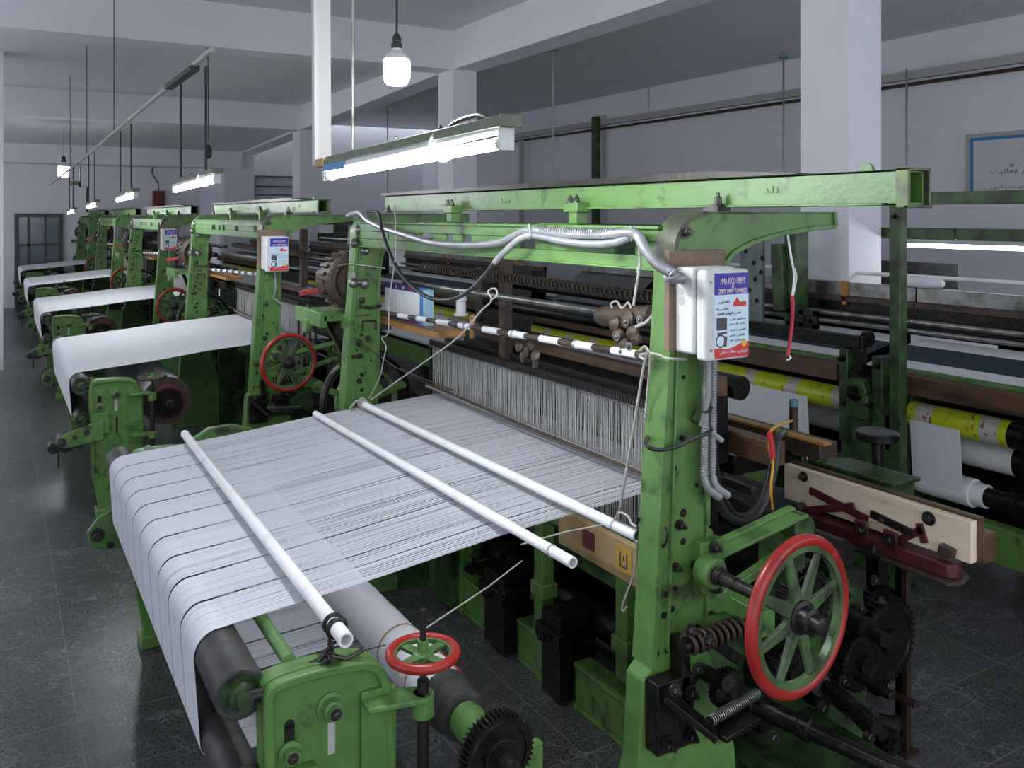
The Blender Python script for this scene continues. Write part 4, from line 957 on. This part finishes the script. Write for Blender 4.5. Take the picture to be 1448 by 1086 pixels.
M().tube(smooth_path([Px(702, 368, 1.55), Px(685, 390, 1.55), Px(664, 411, 1.55), Px(640, 423, 1.56), Px(610, 422, 1.57), Px(585, 407, 1.58), Px(565, 385, 1.58), Px(550, 355, 1.58), Px(540, 325, 1.585), Px(535, 302, 1.59), Px(520, 299, 1.6)], 8), .0085, 10).build('black_cable', RUBBER, c2_)
# vertical conduits under the box with their tails
vc = empty('conduit', (1.74, 1.83, 1.2), 'two ribbed grey conduits running down the near frame below the white box', 'conduit')
for dx in (0, .026):
    a, c = V((1.715 + dx, 1.835, 1.61)), V((1.705 + dx * 1.2, 1.835, 1.275))
    b = M().cyl(a, c, .0095, 12)
    for k in range(44): b.torus(a.lerp(c, k / 44), (0, 0, 1), .0095, .0022, 12, 5)
    tail = smooth_path([c, c + V((.012, -.005, -.035)), c + V((.05, -.01, -.065))], 6); b.tube(tail, .011, 10); b.build('ribbed_sleeve', GALV, vc)
b = M().tube(smooth_path([P(916, 616, Y=1.95), P(914, 630, Y=1.86), P(930, 636, Y=1.84), P(955, 632, Y=1.845), P(985, 618, Y=1.82), P(1002, 612, Y=1.815), P(1010, 600, Y=1.86)]), .006, 8); b.build('tie_cable', RUBBER, vc)
M().tube(smooth_path([P(985, 600, Y=1.86), P(978, 592, Y=1.86), P(984, 580, Y=1.83), P(1000, 583, Y=1.815), P(1010, 572, Y=1.84)]), .003, 6).build('wire_tie', BOLT, vc)
lp = empty('cable', (1.95, 2.1, .9), 'thick black cable loop hanging to the right of the near frame', 'cable')
M().tube(smooth_path([P(1006, 640, Y=1.84), P(1012, 670, Y=1.9), P(1014, 700, Y=1.95), P(1025, 725, Y=2.0), P(1045, 738, Y=2.05), P(1065, 732, Y=2.1), P(1080, 712, Y=2.12), P(1090, 685, Y=2.12), P(1097, 650, Y=2.12), P(1100, 620, Y=2.14), P(1108, 612, Y=2.2)]), .014, 10).tube(smooth_path([P(1008, 640, Y=1.9), P(1018, 690, Y=1.98), P(1040, 728, Y=2.08), P(1066, 722, Y=2.12), P(1082, 690, Y=2.14), P(1094, 640, Y=2.16)]), .010, 8).build('cable', RUBBER, lp)
M().tube(smooth_path([P(1120, 595, Y=2.3), P(1103, 601, Y=2.2), P(1090, 610, Y=2.12), P(1088, 635, Y=2.1), P(1093, 655, Y=2.1), P(1090, 690, Y=2.1), P(1092, 720, Y=2.12)]), .0045, 8).build('yellow_wire', YELLOW, lp)
M().tube([P(1088, 612, Y=2.09), P(1091, 628, Y=2.09), P(1093, 648, Y=2.09)], .010, 8).build('red_tape', REDTAPE, lp)
# kraft paper cover with coloured stickers under the sheet
pc_ = M().box(1.74, 1.765, 1.946, 2.62, .83, .955).build('kraft_cover', PAPER, loom, .002)
each(M().box(1.738, 1.74, 2.20, 2.28, .855, .94).box(1.738, 1.74, 2.0, 2.13, .84, .92), 'yellow_sticker', STICKER, pc_)
each(M().lathe((1.7385, 2.16, .875), (1, 0, 0), [(.014, 0), (.014, .002)], 18).box(1.738, 1.74, 2.40, 2.47, .87, .93), 'red_sticker', MAROON, pc_)
M().box(1.737, 1.7385, 2.22, 2.226, .875, .92).box(1.737, 1.7385, 2.254, 2.26, .875, .92).box(1.737, 1.7385, 2.22, 2.26, .872, .878).box(1.737, 1.7385, 2.236, 2.244, .895, .91).build('sticker_mark', INK, pc_)
# the lumpy brown bundle and hooks hanging by the near column
bd = empty('picker_assembly', P(885, 470, X=1.80), 'brown leather-bound picker with metal buckles beside the near frame', 'machine part')
a, c = P(846, 447, X=1.80), P(925, 447, X=1.80)
M().lathe(a, c - a, [(.004, 0), (.028, .012), (.036, .04), (.034, .09), (.040, .13), (.034, .17), (.036, (c - a).length)], 18).build('leather_body', RUST, bd)
b = M()
for x, y, r in ((872, 458, .026), (890, 452, .03), (876, 474, .024), (897, 470, .026), (885, 488, .022), (902, 480, .02)):
    q = P(x, y, X=1.765); b.lathe(q, (-1, 0, .2), [(r, 0), (r, .012), (r * .6, .02), (r * .3, .026)], 16)
b.build('leather_buffer', RUST, bd)
b = M()
for x, y in ((873, 476), (886, 455), (890, 490), (905, 452), (880, 497)): q = P(x, y, X=1.745); b.torus(q, (-1, 0, .1), .012, .004, 16, 6).bolt(q, (-1, 0, 0), .007, .01)
each(b, 'buckle', STEEL, bd)
b = M().tube(smooth_path([P(868, 440, X=1.78), P(864, 430, X=1.78), P(872, 426, X=1.78), P(880, 436, X=1.78), P(888, 428, X=1.78), P(893, 436, X=1.78)]), .004).tube(smooth_path([P(900, 462, X=1.75), P(915, 455, X=1.72), P(928, 440, X=1.70)]), .006); b.build('wire_hook', CORD, bd)
b = M()
for x, y in ((735, 490), (745, 498), (752, 488), (758, 503), (740, 505)): q = P(x, y, X=1.78); b.lathe(q, (-1, R.uniform(-.5, .5), R.uniform(-.5, .5)), [(.022, 0), (.022, .006), (.01, .012)], 12)
b.bar(P(757, 490, X=1.79), P(757, 520, X=1.79), .012, .02); b.build('catch', RUST, loom)
M().bar(P(667, 446, X=1.78), P(667, 478, X=1.78), .014, .014).torus(P(668, 452, X=1.765), (1, 0, 0), .018, .005, 16, 6).build('brass_clip', ORANGEWOOD, loom)
# hanging grey tube with wire hook
hb = empty('hanging_bobbin', P(652, 447, X=1.72), 'small clear grey plastic spool hanging from the silver bar', 'spool')
q = P(652, 446, X=1.72); M().lathe(q, (0, 0, 1), [(.030, 0), (.030, .008), (.022, .012), (.022, .060), (.026, .064), (.026, .078), (.018, .084)], 22).build('spool', CLEARP, hb)
M().tube(smooth_path([q + V((0, 0, .08)), q + V((0, 0, .11)), P(668, 412, X=1.76), P(680, 415, X=1.85), P(700, 418, X=1.88)]), .003).build('wire', CORD, hb)
# cords
def cord(pts, r, label, X=1.58, m=CORD, k=6, extra=None):
    pts = [P(x, y, X=xx[0] if xx else X) for x, y, *xx in pts]; c = M().tube(smooth_path(pts, k), r, 6)
    if extra: extra(c)
    return tag(c.build('cord', m), label, 'cord', 'strings and cords on the nearest loom')
cord([(558, 290, 1.62), (560, 350), (556, 385), (550, 430), (549, 470), (540, 478), (546, 490), (543, 505), (538, 530), (530, 548), (522, 563)], .003, 'thin white string falling along the far frame down to the third rod')
cord([(525, 565), (560, 540), (610, 505), (650, 475), (680, 440), (695, 425), (690, 412), (700, 408), (703, 418), (694, 424)], .0035, 'grey cord running diagonally from the third rod up to a loop on the silver bar')
cord([(903, 338, 1.57), (905, 370), (901, 385), (906, 372), (900, 405), (896, 432)], .0042, 'twisted grey rope hanging from the arch down to the picker')
cord([(917, 496, 1.56), (910, 520), (900, 580), (890, 640), (880, 700), (873, 735, 1.6)], .0042, 'braided grey rope from the near frame down to the third rod end')
cord([(920, 500, 1.56), (915, 560), (912, 590)], .003, 'short thin white string beside the braided rope')
cord([(905, 496, 1.56), (912, 490), (918, 500), (912, 508), (905, 502), (925, 500), (945, 507), (970, 508, 1.64)], .004, 'knotted wire tied round the near frame under the white box')
cord([(902, 730, 1.56), (905, 745), (900, 760), (908, 772), (925, 778), (940, 770), (944, 755), (941, 745)], .004, 'dark wire loop hooked through the hole in the near frame', m=BOLT)
cord([(900, 765, 1.56), (900, 790), (895, 815), (888, 835), (880, 858), (882, 864), (886, 858)], .003, 'bent white wire hanging below the third rod beside the near frame')
cord([(869, 735, 1.60), (876, 725), (888, 730), (893, 740), (900, 745)], .004, 'string bow tied at the near end of the third rod')
tag(M().tube([P(601, 889, X=.925), P(690, 830, X=1.2), P(738, 793, X=1.35)], .002, 6).build('cord', CORD), 'long grey wire from the small red hand screw to the middle rod', 'cord', 'strings and cords on the nearest loom')
tag(M().tube([P(737, 770, X=1.42), P(800, 752, X=1.5), P(862, 740, X=1.60)], .0025, 6).build('cord', CORD), 'pale string stretched between the middle and third rods', 'cord', 'strings and cords on the nearest loom')
tag(M().tube([P(545, 912, X=.82), P(440, 940, X=.7)], .0015, 6).build('cord', RUBBER), 'thin dark wire between the stand and the small red hand wheel', 'cord', 'strings and cords on the nearest loom')
tag(M().tube([P(500, 478, X=1.6), P(560, 520, X=1.75), P(640, 552, X=1.95)], .004, 6).build('cord', RUST), 'brown wire running from the far frame down to the heddles', 'cord', 'strings and cords on the nearest loom')
tag(M().tube(smooth_path([P(448, 385, X=1.66), P(470, 379, X=1.60), P(495, 374, X=1.58), P(545, 380, X=1.62)]), .004, 6).build('cord', RUBBER), 'black wire crossing in front of the rusty motor to the far frame', 'cord', 'strings and cords on the nearest loom')

# shuttle box end, plank guard and post
tb = M().box(2.98, 3.15, 2.16, 2.50, .955, .97).box(3.0, 3.14, 2.50, 2.76, .945, .96).box(2.98, 3.04, 2.52, 2.6, .96, .985).build('shuttle_box_lid', DGREEN, loom, .004)
M().box(2.99, 3.14, 2.18, 2.80, .80, .955).box(3.03, 3.09, 2.5, 2.56, 0, .80).build('shuttle_box', DGREEN, loom, .004)
M().prism([(2.86, 2.95), (2.93, 2.70), (3.03, 2.56), (3.08, 2.60), (3.02, 2.98)], 'z', .985, 1.015).build('checking_block', ORANGEWOOD, loom, .004)
M().box(2.70, 3.06, 2.72, 2.90, .90, .985).build('block_support', BLACK, loom, .004)
q = P(1122, 632, X=3.0); M().cyl(q, q + V((0, 0, .205)), .018, 18).build('upright_tube', RUST, loom)
M().lathe(q + V((0, 0, .178)), (0, 0, 1), [(.019, 0), (.019, .029)], 18).build('blue_cap', mat('faded_blue_paint', (.10, .22, .28), .5), loom)
q = P(1138, 648, X=2.97); M().torus(q, (-1, 0, 0), .013, .004, 16, 6).cyl(q - V((0, .008, .05)), q - V((0, .008, .01)), .003, 8).cyl(q - V((0, -.008, .05)), q - V((0, -.008, .01)), .003, 8).build('split_pin', STEEL, loom)
q = P(1240, 622, X=3.2); M().lathe(q, (0, 0, 1), [(.078, 0), (.088, .006), (.088, .034), (.078, .038), (.06, .034), (.02, .034)], 32).cyl(q - V((0, 0, .42)), q, .022, 14).box(q.x - .14, q.x + .03, q.y - .03, q.y + .03, q.z - .30, q.z - .27).box(q.x - .03, q.x + .03, q.y - .03, q.y + .03, 0, q.z - .38).build('let_off_screw', BLACK, loom)
g_ = M().box(2.90, 2.935, 1.80, 2.63, .80, .945).build('plank', BOARD, loom, .002)
M().box(2.936, 2.965, 1.79, 2.63, .825, .955).box(2.935, 3.01, 1.775, 1.83, .80, .90).build('plank_backing', BROWNWOOD, g_, .002)
Xp = 2.899
def pk(x, y, X=Xp): return P(x, y, X=X)
b = M().bar(pk(1145, 693), pk(1228, 735), .032, .010, (1, 0, 0)).bar(pk(1140, 722, 2.885), pk(1208, 716, 2.885), .030, .010, (1, 0, 0)).bar(pk(1270, 765), pk(1305, 748), .028, .012, (1, 0, 0)).bar(pk(1300, 740), pk(1308, 768), .03, .012, (1, 0, 0))
b.build('maroon_strap', MAROON, g_, .002)
b = M().bar(pk(1232, 726), pk(1293, 755), .03, .02, (1, 0, 0)); b.build('latch_bar', DARK, g_, .003)
b = M()
for x, y, s in ((1137, 674, .014), (1314, 733, .017), (1335, 780, .014), (1250, 735, .010), (1136, 716, .012)): b.bolt(pk(x, y), (-1, 0, 0), s, .022)
each(b, 'bolt', BOLT, g_)
each(M().cyl(pk(1136, 717), pk(1136, 717) - V((.05, 0, 0)), .02, 20).bar(pk(1330, 775, 2.88), pk(1348, 785, 2.88), .03, .035), 'rubber_stop', RUST, g_)
z = pk(1220, 750).z
b = M()
b.prism([(2.86, 1.86), (2.89, 1.84), (2.95, 1.86), (2.97, 1.92), (2.97, 2.44), (2.94, 2.48), (2.88, 2.48), (2.85, 2.44)], 'z', .735, .785)
b.build('maroon_band', MAROON, g_, .006)
M().prism([(2.83, 1.84), (2.89, 1.82), (2.96, 1.84), (2.99, 1.90), (2.99, 2.48), (2.95, 2.52), (2.87, 2.52), (2.83, 2.46)], 'z', .722, .735).build('bracket_tray', RUST, g_, .003)
b = M()
for x, y in ((1219, 749), (1260, 764)): q = pk(x, y, 2.86); b.box(2.85, 2.865, q.y - .028, q.y + .028, q.z - .035, q.z + .035)
each(b, 'clamp_plate', MAROON, g_, .003)
b = M()
for x, y in ((1219, 749), (1260, 764)): b.bolt(pk(x, y, 2.85), (-1, 0, 0), .016, .026)
q = pk(1235, 782, 2.84); b.box(2.81, 2.86, q.y - .05, q.y + .03, q.z - .008, q.z + .008).bolt(q + V((0, 0, .008)), (0, 0, 1), .012, .02); b.build('clamp_bolt', BOLT, g_)
b = M().box(2.905, 2.96, 2.07, 2.10, 0, .73).box(2.905, 2.915, 2.05, 2.10, 0, .73).build('guard_post', RUSTPOST, loom, .002)
M().bar(P(1225, 965, X=2.88), P(1297, 997, X=2.88), .03, .018).bar(P(1222, 962, X=2.88), V((2.4, 2.14, .33)), .03, .02).build('post_strap', RUSTPOST, loom, .002)
M().box(2.89, 2.97, 2.04, 2.12, 0, .012).build('post_foot', RUSTPOST, loom)

# books on the shelf by the far frame
GB = 'white spined books on the loom shelf'
y = 4.49
for k in range(12):
    t = .044 if k < 10 else .036
    h = .185 if k < 10 else .185 - .006 * (k - 10)
    lab = 'white spined book with purple ends standing on the shelf by the far frame' if k < 10 else ('blue spined book right of the white ones on the loom shelf' if k == 10 else 'pale blue book at the right end of the row on the loom shelf')
    e = empty('book', (1.80, y - t / 2, 1.4555), lab, 'book', GB if k < 10 else None)
    m = BOOKWHITE if k < 10 else BOOKBLUE if k == 10 else BOOKSKY
    M().box(1.84, 1.885, y - t + .003, y, 1.4555 + (.028 if k < 10 else 0), 1.4555 + h - (.028 if k < 10 else 0)).build('cover', m, e, .002)
    if k < 10:
        M().box(1.8405, 1.884, y - t + .004, y, 1.4555, 1.4835).box(1.8405, 1.884, y - t + .004, y, 1.4555 + h - .028, 1.4555 + h).build('purple_band', PURPLE, e, .001)
        if k in (3, 5, 7): M().lathe((1.8397, y - t / 2, 1.4555 + h - .014), (1, 0, 0), [(.009, 0), (.009, .001)], 14).build('emblem', INKPINK if k != 7 else SIGNRED, e)
    y -= t + .002

# ------------------------------------------------------------------ the second row across the weavers' alley
LG2 = 'looms of the second row'
def rear_loom(y0, y1, roll0, label):
    e = empty('loom', (5.0, (y0 + y1) / 2, 0), label, 'loom', LG2)
    def bx_(n, m, x0, x1, a, c, z0, z1, bv=.003): return M().box(x0, x1, a, c, z0, z1).build(n, m, e, bv)
    yr = 3.46 if y0 < 0 else y1
    bx_('breast_beam', BROWNWOOD, 4.27, 4.36, y0, y1, 1.03, 1.133, .005)
    bx_('edge_angle', GREEN2, 4.36, 4.42, y0, y1, 1.13, 1.15)
    ro = M().cyl((4.42, roll0 + .02, .898), (4.42, y1 - .02, .898), .071, 36).build('printed_roller', PRINT, e)
    each(M().lathe((4.42, roll0 + .02, .898), (0, -1, 0), [(.070, 0), (.070, .07), (.05, .072), (.05, .12), (.025, .122), (.025, .2)], 28).cyl((4.42, y1 - .02, .898), (4.42, y1 + .02, .898), .05), 'roller_end', BLACK, ro)
    M().cyl((4.62, roll0 + .1, .72), (4.62, y1, .72), .085, 32).build('press_roller', WHITEPIPE, e)
    M().lathe((4.62, roll0 + .1, .72), (0, -1, 0), [(.085, 0), (.085, .05), (.03, .06)], 28).build('roller_end', BLACK, e)
    ye = max(roll0 + .26, y0)
    M().prism([(4.352, .88), (4.348, .88), (4.372, .555), (4.376, .555)], 'y', ye, y1 - .05).build('hanging_cloth', CLOTH, e)
    M().cyl((4.45, ye - .02, .54), (4.45, y1 - .05, .54), .075, 32).cyl((4.45, ye - .09, .54), (4.45, ye - .02, .54), .062, 28).build('cloth_roll', YARN, e)
    M().cyl((4.45, roll0 - .15, .54), (4.45, ye - .09, .54), .05, 24).lathe((4.45, roll0 + .05, .54), (0, -1, 0), [(.06, 0), (.06, .05)], 20).build('cloth_roll_core', BLACK, e)
    for x0_, x1_, m, n in ((4.45, 4.60, CLOTH, 'woven_cloth'), (4.60, 4.84, NAVY, 'navy_band'), (4.84, 4.97, CLOTH, 'woven_cloth')):
        z = lambda x: 1.12 + (x - 4.45) * .22
        M().prism([(x0_, z(x0_)), (x1_, z(x1_)), (x1_, z(x1_) + .006), (x0_, z(x0_) + .006)], 'y', y0 + .05, yr - .05).build(n, m, e)
    bx_('reed_cap', STEEL, 5.0, 5.06, y0, yr, 1.46, 1.55)
    bx_('reed', BLACK, 5.01, 5.04, y0, yr, 1.25, 1.475)
    bx_('rusty_rail', RUST, 4.98, 5.05, y0, yr, 1.42, 1.46)
    M().cyl((5.2, y0, 1.606), (5.2, yr, 1.606), .014, 14).build('white_rod', WHITEPIPE, e)
    M().cyl((4.95, y0, 1.34), (4.95, yr, 1.34), .018, 14).cyl((4.9, y0, 1.29), (4.9, yr, 1.29), .014, 14).build('pipe_rail', STEEL, e)
    bx_('harness_block', BLACK, 5.10, 5.45 if y0 > 4.5 else 5.09 + .01, y0 + .1, y1 - .1, .5, 1.42)
    bx_('sley_front', BLACK, 4.75, 4.98, y0, yr, .3, 1.10)
    bx_('base_rail', GREEN, 4.34, 4.42, y0, y1, .25, .44, .005)
    M().cyl((4.75, y0, .36), (4.75, y1, .36), .05).cyl((4.6, y0, .22), (4.6, y1, .22), .035).build('lower_shaft', BLACK, e)
    bx_('arch_beam', DGREEN, 5.48, 5.54, y0 + .05, (y1 + .4 if y0 < 0 else y1 + .75), 1.842, 1.92)
    bx_('brown_board', DUSTY, 5.9, 5.92, y0 + .3, y0 + 1.6, 1.48, 1.66)
    bx_('back_warp', CLOTH, 5.6, 6.6, y0 + .2, y1 - .2, 1.03, 1.045, 0)
    for y in (y0 - .05, y1 - .02):
        M().prism([(4.40, 0), (4.38, .9), (4.42, 1.02), (4.75, 1.04), (5.45, 1.0), (5.75, .8), (5.9, 0), (5.6, 0), (5.4, .6), (4.9, .62), (4.7, 0)] if (y0 < 0 or y < y0) else [(4.40, 0), (4.38, .9), (4.42, 1.12), (4.75, 1.2), (5.45, 1.25), (5.47, 1.86), (5.53, 1.92), (5.75, 1.90), (5.70, 1.3), (5.75, .8), (5.9, 0), (5.6, 0), (5.4, .6), (4.9, .62), (4.7, 0)], 'y', y, y + .07).build('side_frame', DGREEN, e, .008)
    M().cyl((5.65, y0, 1.0), (5.65, y1, 1.0), .06).build('back_roller', DUSTY, e)
    M().cyl((5.9, y0 + .1, .6), (5.9, y1 - .1, .6), .16, 32).build('yarn_roll', YARN, e)
    for y in (y0 + .5, y0 + 1.1, y0 + 2.2):
        if y < y1: M().box(4.985, 5.0, y, y + .05, 1.44, 1.56).box(4.98, 5.0, y + .01, y + .04, 1.40, 1.46).build('reed_clamp', ORANGEWOOD, e)
    return e
r2 = rear_loom(3.47, 7.1, 3.50, 'loom across the alley, left of the dark post, with yellow printed roller')
r1 = rear_loom(-.85, 3.10, 2.50, 'loom at the right edge beyond the dark post, with yellow printed roller and cloth roll')
r3 = copy_tree(r2, (0, PITCH, 0), 'loom of the second row seen through the arch of the nearest loom')
r4 = copy_tree(r2, (0, 2 * PITCH, 0), 'farther loom of the second row behind the second green loom')
r5 = copy_tree(r2, (0, 3 * PITCH, 0), 'farthest loom of the second row beside the far columns')
# posts and castings between the two looms
ps = empty('support_post', (4.2, 3.02, 0), 'tall dark green post in front of the nearest column carrying a dark cross rail', 'post')
M().box(4.17, 4.235, 2.985, 3.05, 0, 2.08).build('post', DGREEN, ps, .004)
M().box(4.17, 4.23, 1.5, 3.05, 2.06, 2.125).build('cross_rail', DGREEN, ps, .004)
M().box(4.14, 4.27, 2.95, 3.09, 0, .02).build('foot', DGREEN, ps)
b = M(); b.bolt((4.17, 3.02, 2.0), (-1, 0, 0), .012, .02).bolt((4.17, 2.2, 2.09), (-1, 0, 0), .012, .02); each(b, 'bolt', BOLT, ps)
cs = r2
b = M().box(4.22, 4.30, 3.13, 3.20, .7, 1.22).box(4.22, 4.30, 3.36, 3.42, .7, 1.24).box(4.24, 4.34, 3.13, 3.42, 0, .9).cyl((4.24, 3.28, 1.02), (4.18, 3.28, 1.02), .07, 24).box(4.18, 4.26, 3.2, 3.34, .86, 1.0)
b.build('centre_casting', DGREEN, cs, .008)
b = M()
for y, z in ((3.16, 1.17), (3.39, 1.18), (3.28, 1.12), (3.20, .95), (3.36, .93)): b.bolt((4.215, y, z), (-1, 0, 0), .014, .03)
b.cyl((4.18, 3.28, 1.02), (4.15, 3.28, 1.02), .03, 18).gear((4.30, 3.30, 1.30), (0, -1, 0), .05, .03, 20); each(b, 'bolt', BLACK, cs)
M().box(4.24, 4.30, 3.30, 5.6, 1.245, 1.315).box(4.25, 4.29, 3.28, 3.34, 1.12, 1.315).build('black_beam', BLACK, cs, .004)
a, c = P(1050, 338, X=4.75), P(1082, 440, X=4.75)
M().box(4.72, 4.75, c.y, a.y, 1.15, 1.93).build('drilled_plate', mat('grey_green_plate', (.16, .20, .19), .4, .2, (.10, .13, .12), 8), cs, .004)
b = M()
for x, y in ((1055, 355), (1078, 365), (1066, 372), (1068, 395), (1060, 410), (1076, 385), (1070, 425)): q = P(x, y, X=4.719); b.cyl(q, q - V((.002, 0, 0)), .018, 14)
b.build('plate_hole', HOLE, cs)
M().box(4.76, 4.9, P(1124, 400, X=4.76).y, P(1108, 400, X=4.76).y, 1.1, 1.93).bar(P(1100, 345, X=4.74), P(1104, 440, X=4.74), .05, .1).build('dobby_frame', DGREEN, cs, .01)
b = M(); a, c = P(1112, 436, X=4.5), P(1154, 466, X=4.5); b.box(4.5, 4.53, c.y, a.y, c.z, c.z + .03).box(4.5, 4.53, c.y, a.y, a.z - .03, a.z).box(4.5, 4.53, c.y, c.y + .03, c.z, a.z).box(4.5, 4.53, a.y - .03, a.y, c.z, a.z).box(4.5, 4.53, (a.y + c.y) / 2 - .02, (a.y + c.y) / 2 + .02, c.z, a.z); b.build('slotted_bracket', BLACK, cs)
hc = empty('hanging_cable', P(1118, 508, Y=1.93), 'white wire with red taped end hanging from the arm of the nearest loom', 'cable')
M().tube(smooth_path([P(1112, 318, Y=1.93), P(1115, 340, Y=1.93), P(1119, 365, Y=1.93), P(1123, 390, Y=1.93), P(1120, 422, Y=1.93)]), .0035).tube(smooth_path([P(1124, 380, Y=1.93), P(1126, 395, Y=1.93), P(1120, 425, Y=1.93)]), .0025).build('wire', WHITEPIPE, hc)
M().tube(smooth_path([P(1120, 418, Y=1.93), P(1121, 440, Y=1.93), P(1118, 475, Y=1.93), P(1114, 503, Y=1.93)]), .0055).build('red_tape', REDTAPE, hc)
M().tube(smooth_path([P(1114, 500, Y=1.93), P(1118, 506, Y=1.93), P(1113, 509, Y=1.93)]), .003).build('wire_tip', WHITEPIPE, hc)
# dark crumpled cover sheet and rolled cloth on the rods across the alley
M().prism([(4.6, 1.22), (4.9, 1.45), (4.9, 1.456), (4.6, 1.226)], 'y', 5.9, 7.0).build('grey_cover', GREYBEAM, r2)
tag(M().lathe((5.03, 3.30, 1.585), (0, 1, 0), [(.02, 0), (.03, .02), (.04, .15), (.03, .30), (.02, .33)], 12).build('rolled_cloth', CLOTH), 'rolled white cloth lying on the silver rail behind the dark post', 'cloth')
# tube lamps under the arches of the second row
def low_lamp(y0, y1, label):
    e = empty('low_tube_lamp', (5.62, (y0 + y1) / 2, 1.8), label, 'lamp')
    M().cyl((5.62, y0, 1.795), (5.62, y1, 1.795), .0145, 14).build('fluorescent_tube', TUBE2, e)
    M().box(5.60, 5.64, y0 - .03, y1 + .03, 1.825, 1.86).build('batten', LAMPWHITE, e)
    M().box(5.605, 5.635, y0 - .012, y0, 1.775, 1.86).box(5.605, 5.635, y1, y1 + .012, 1.775, 1.86).build('end_cap', PLASTIC, e)
    for y in (y0 + .2, y1 - .2): M().box(5.54, 5.62, y - .01, y + .01, 1.86, 1.87).build('hanger', GREYFRAME, e)
low_lamp(2.2, 4.02, 'long lit tube lamp under the green beam at the right edge')
low_lamp(-2.5, .2, 'unseen fill tube lamp added to the second row outside the frame')  # added out of view to brighten the second row's bay
low_lamp(5.4, 6.6, 'lit tube lamp of the second row behind the nearest loom arch')

# ------------------------------------------------------------------ light and camera
w = bpy.data.worlds.new('daylight'); SC.world = w; w.use_nodes = True
bg = w.node_tree.nodes['Background']; bg.inputs['Color'].default_value = (.84, .90, 1.0, 1); bg.inputs['Strength'].default_value = 1.25
cam = bpy.data.cameras.new('camera'); co = bpy.data.objects.new('camera', cam); COL.objects.link(co)
co.location = (0, 0, H); co.rotation_euler = (math.pi / 2, 0, -PHI)
cam.sensor_width = 36; cam.lens = F / 1448 * 36; cam.shift_y = -(543 - HY) / 1448; cam.clip_start = .05; cam.clip_end = 200
SC.camera = co
SC.view_settings.view_transform = 'Standard'; SC.view_settings.look = 'None'; SC.view_settings.gamma = 1; SC.view_settings.use_curve_mapping = False
SC.view_settings.exposure = 0.40
SC.cycles.use_denoising = True; SC.cycles.max_bounces = 8; SC.cycles.diffuse_bounces = 5
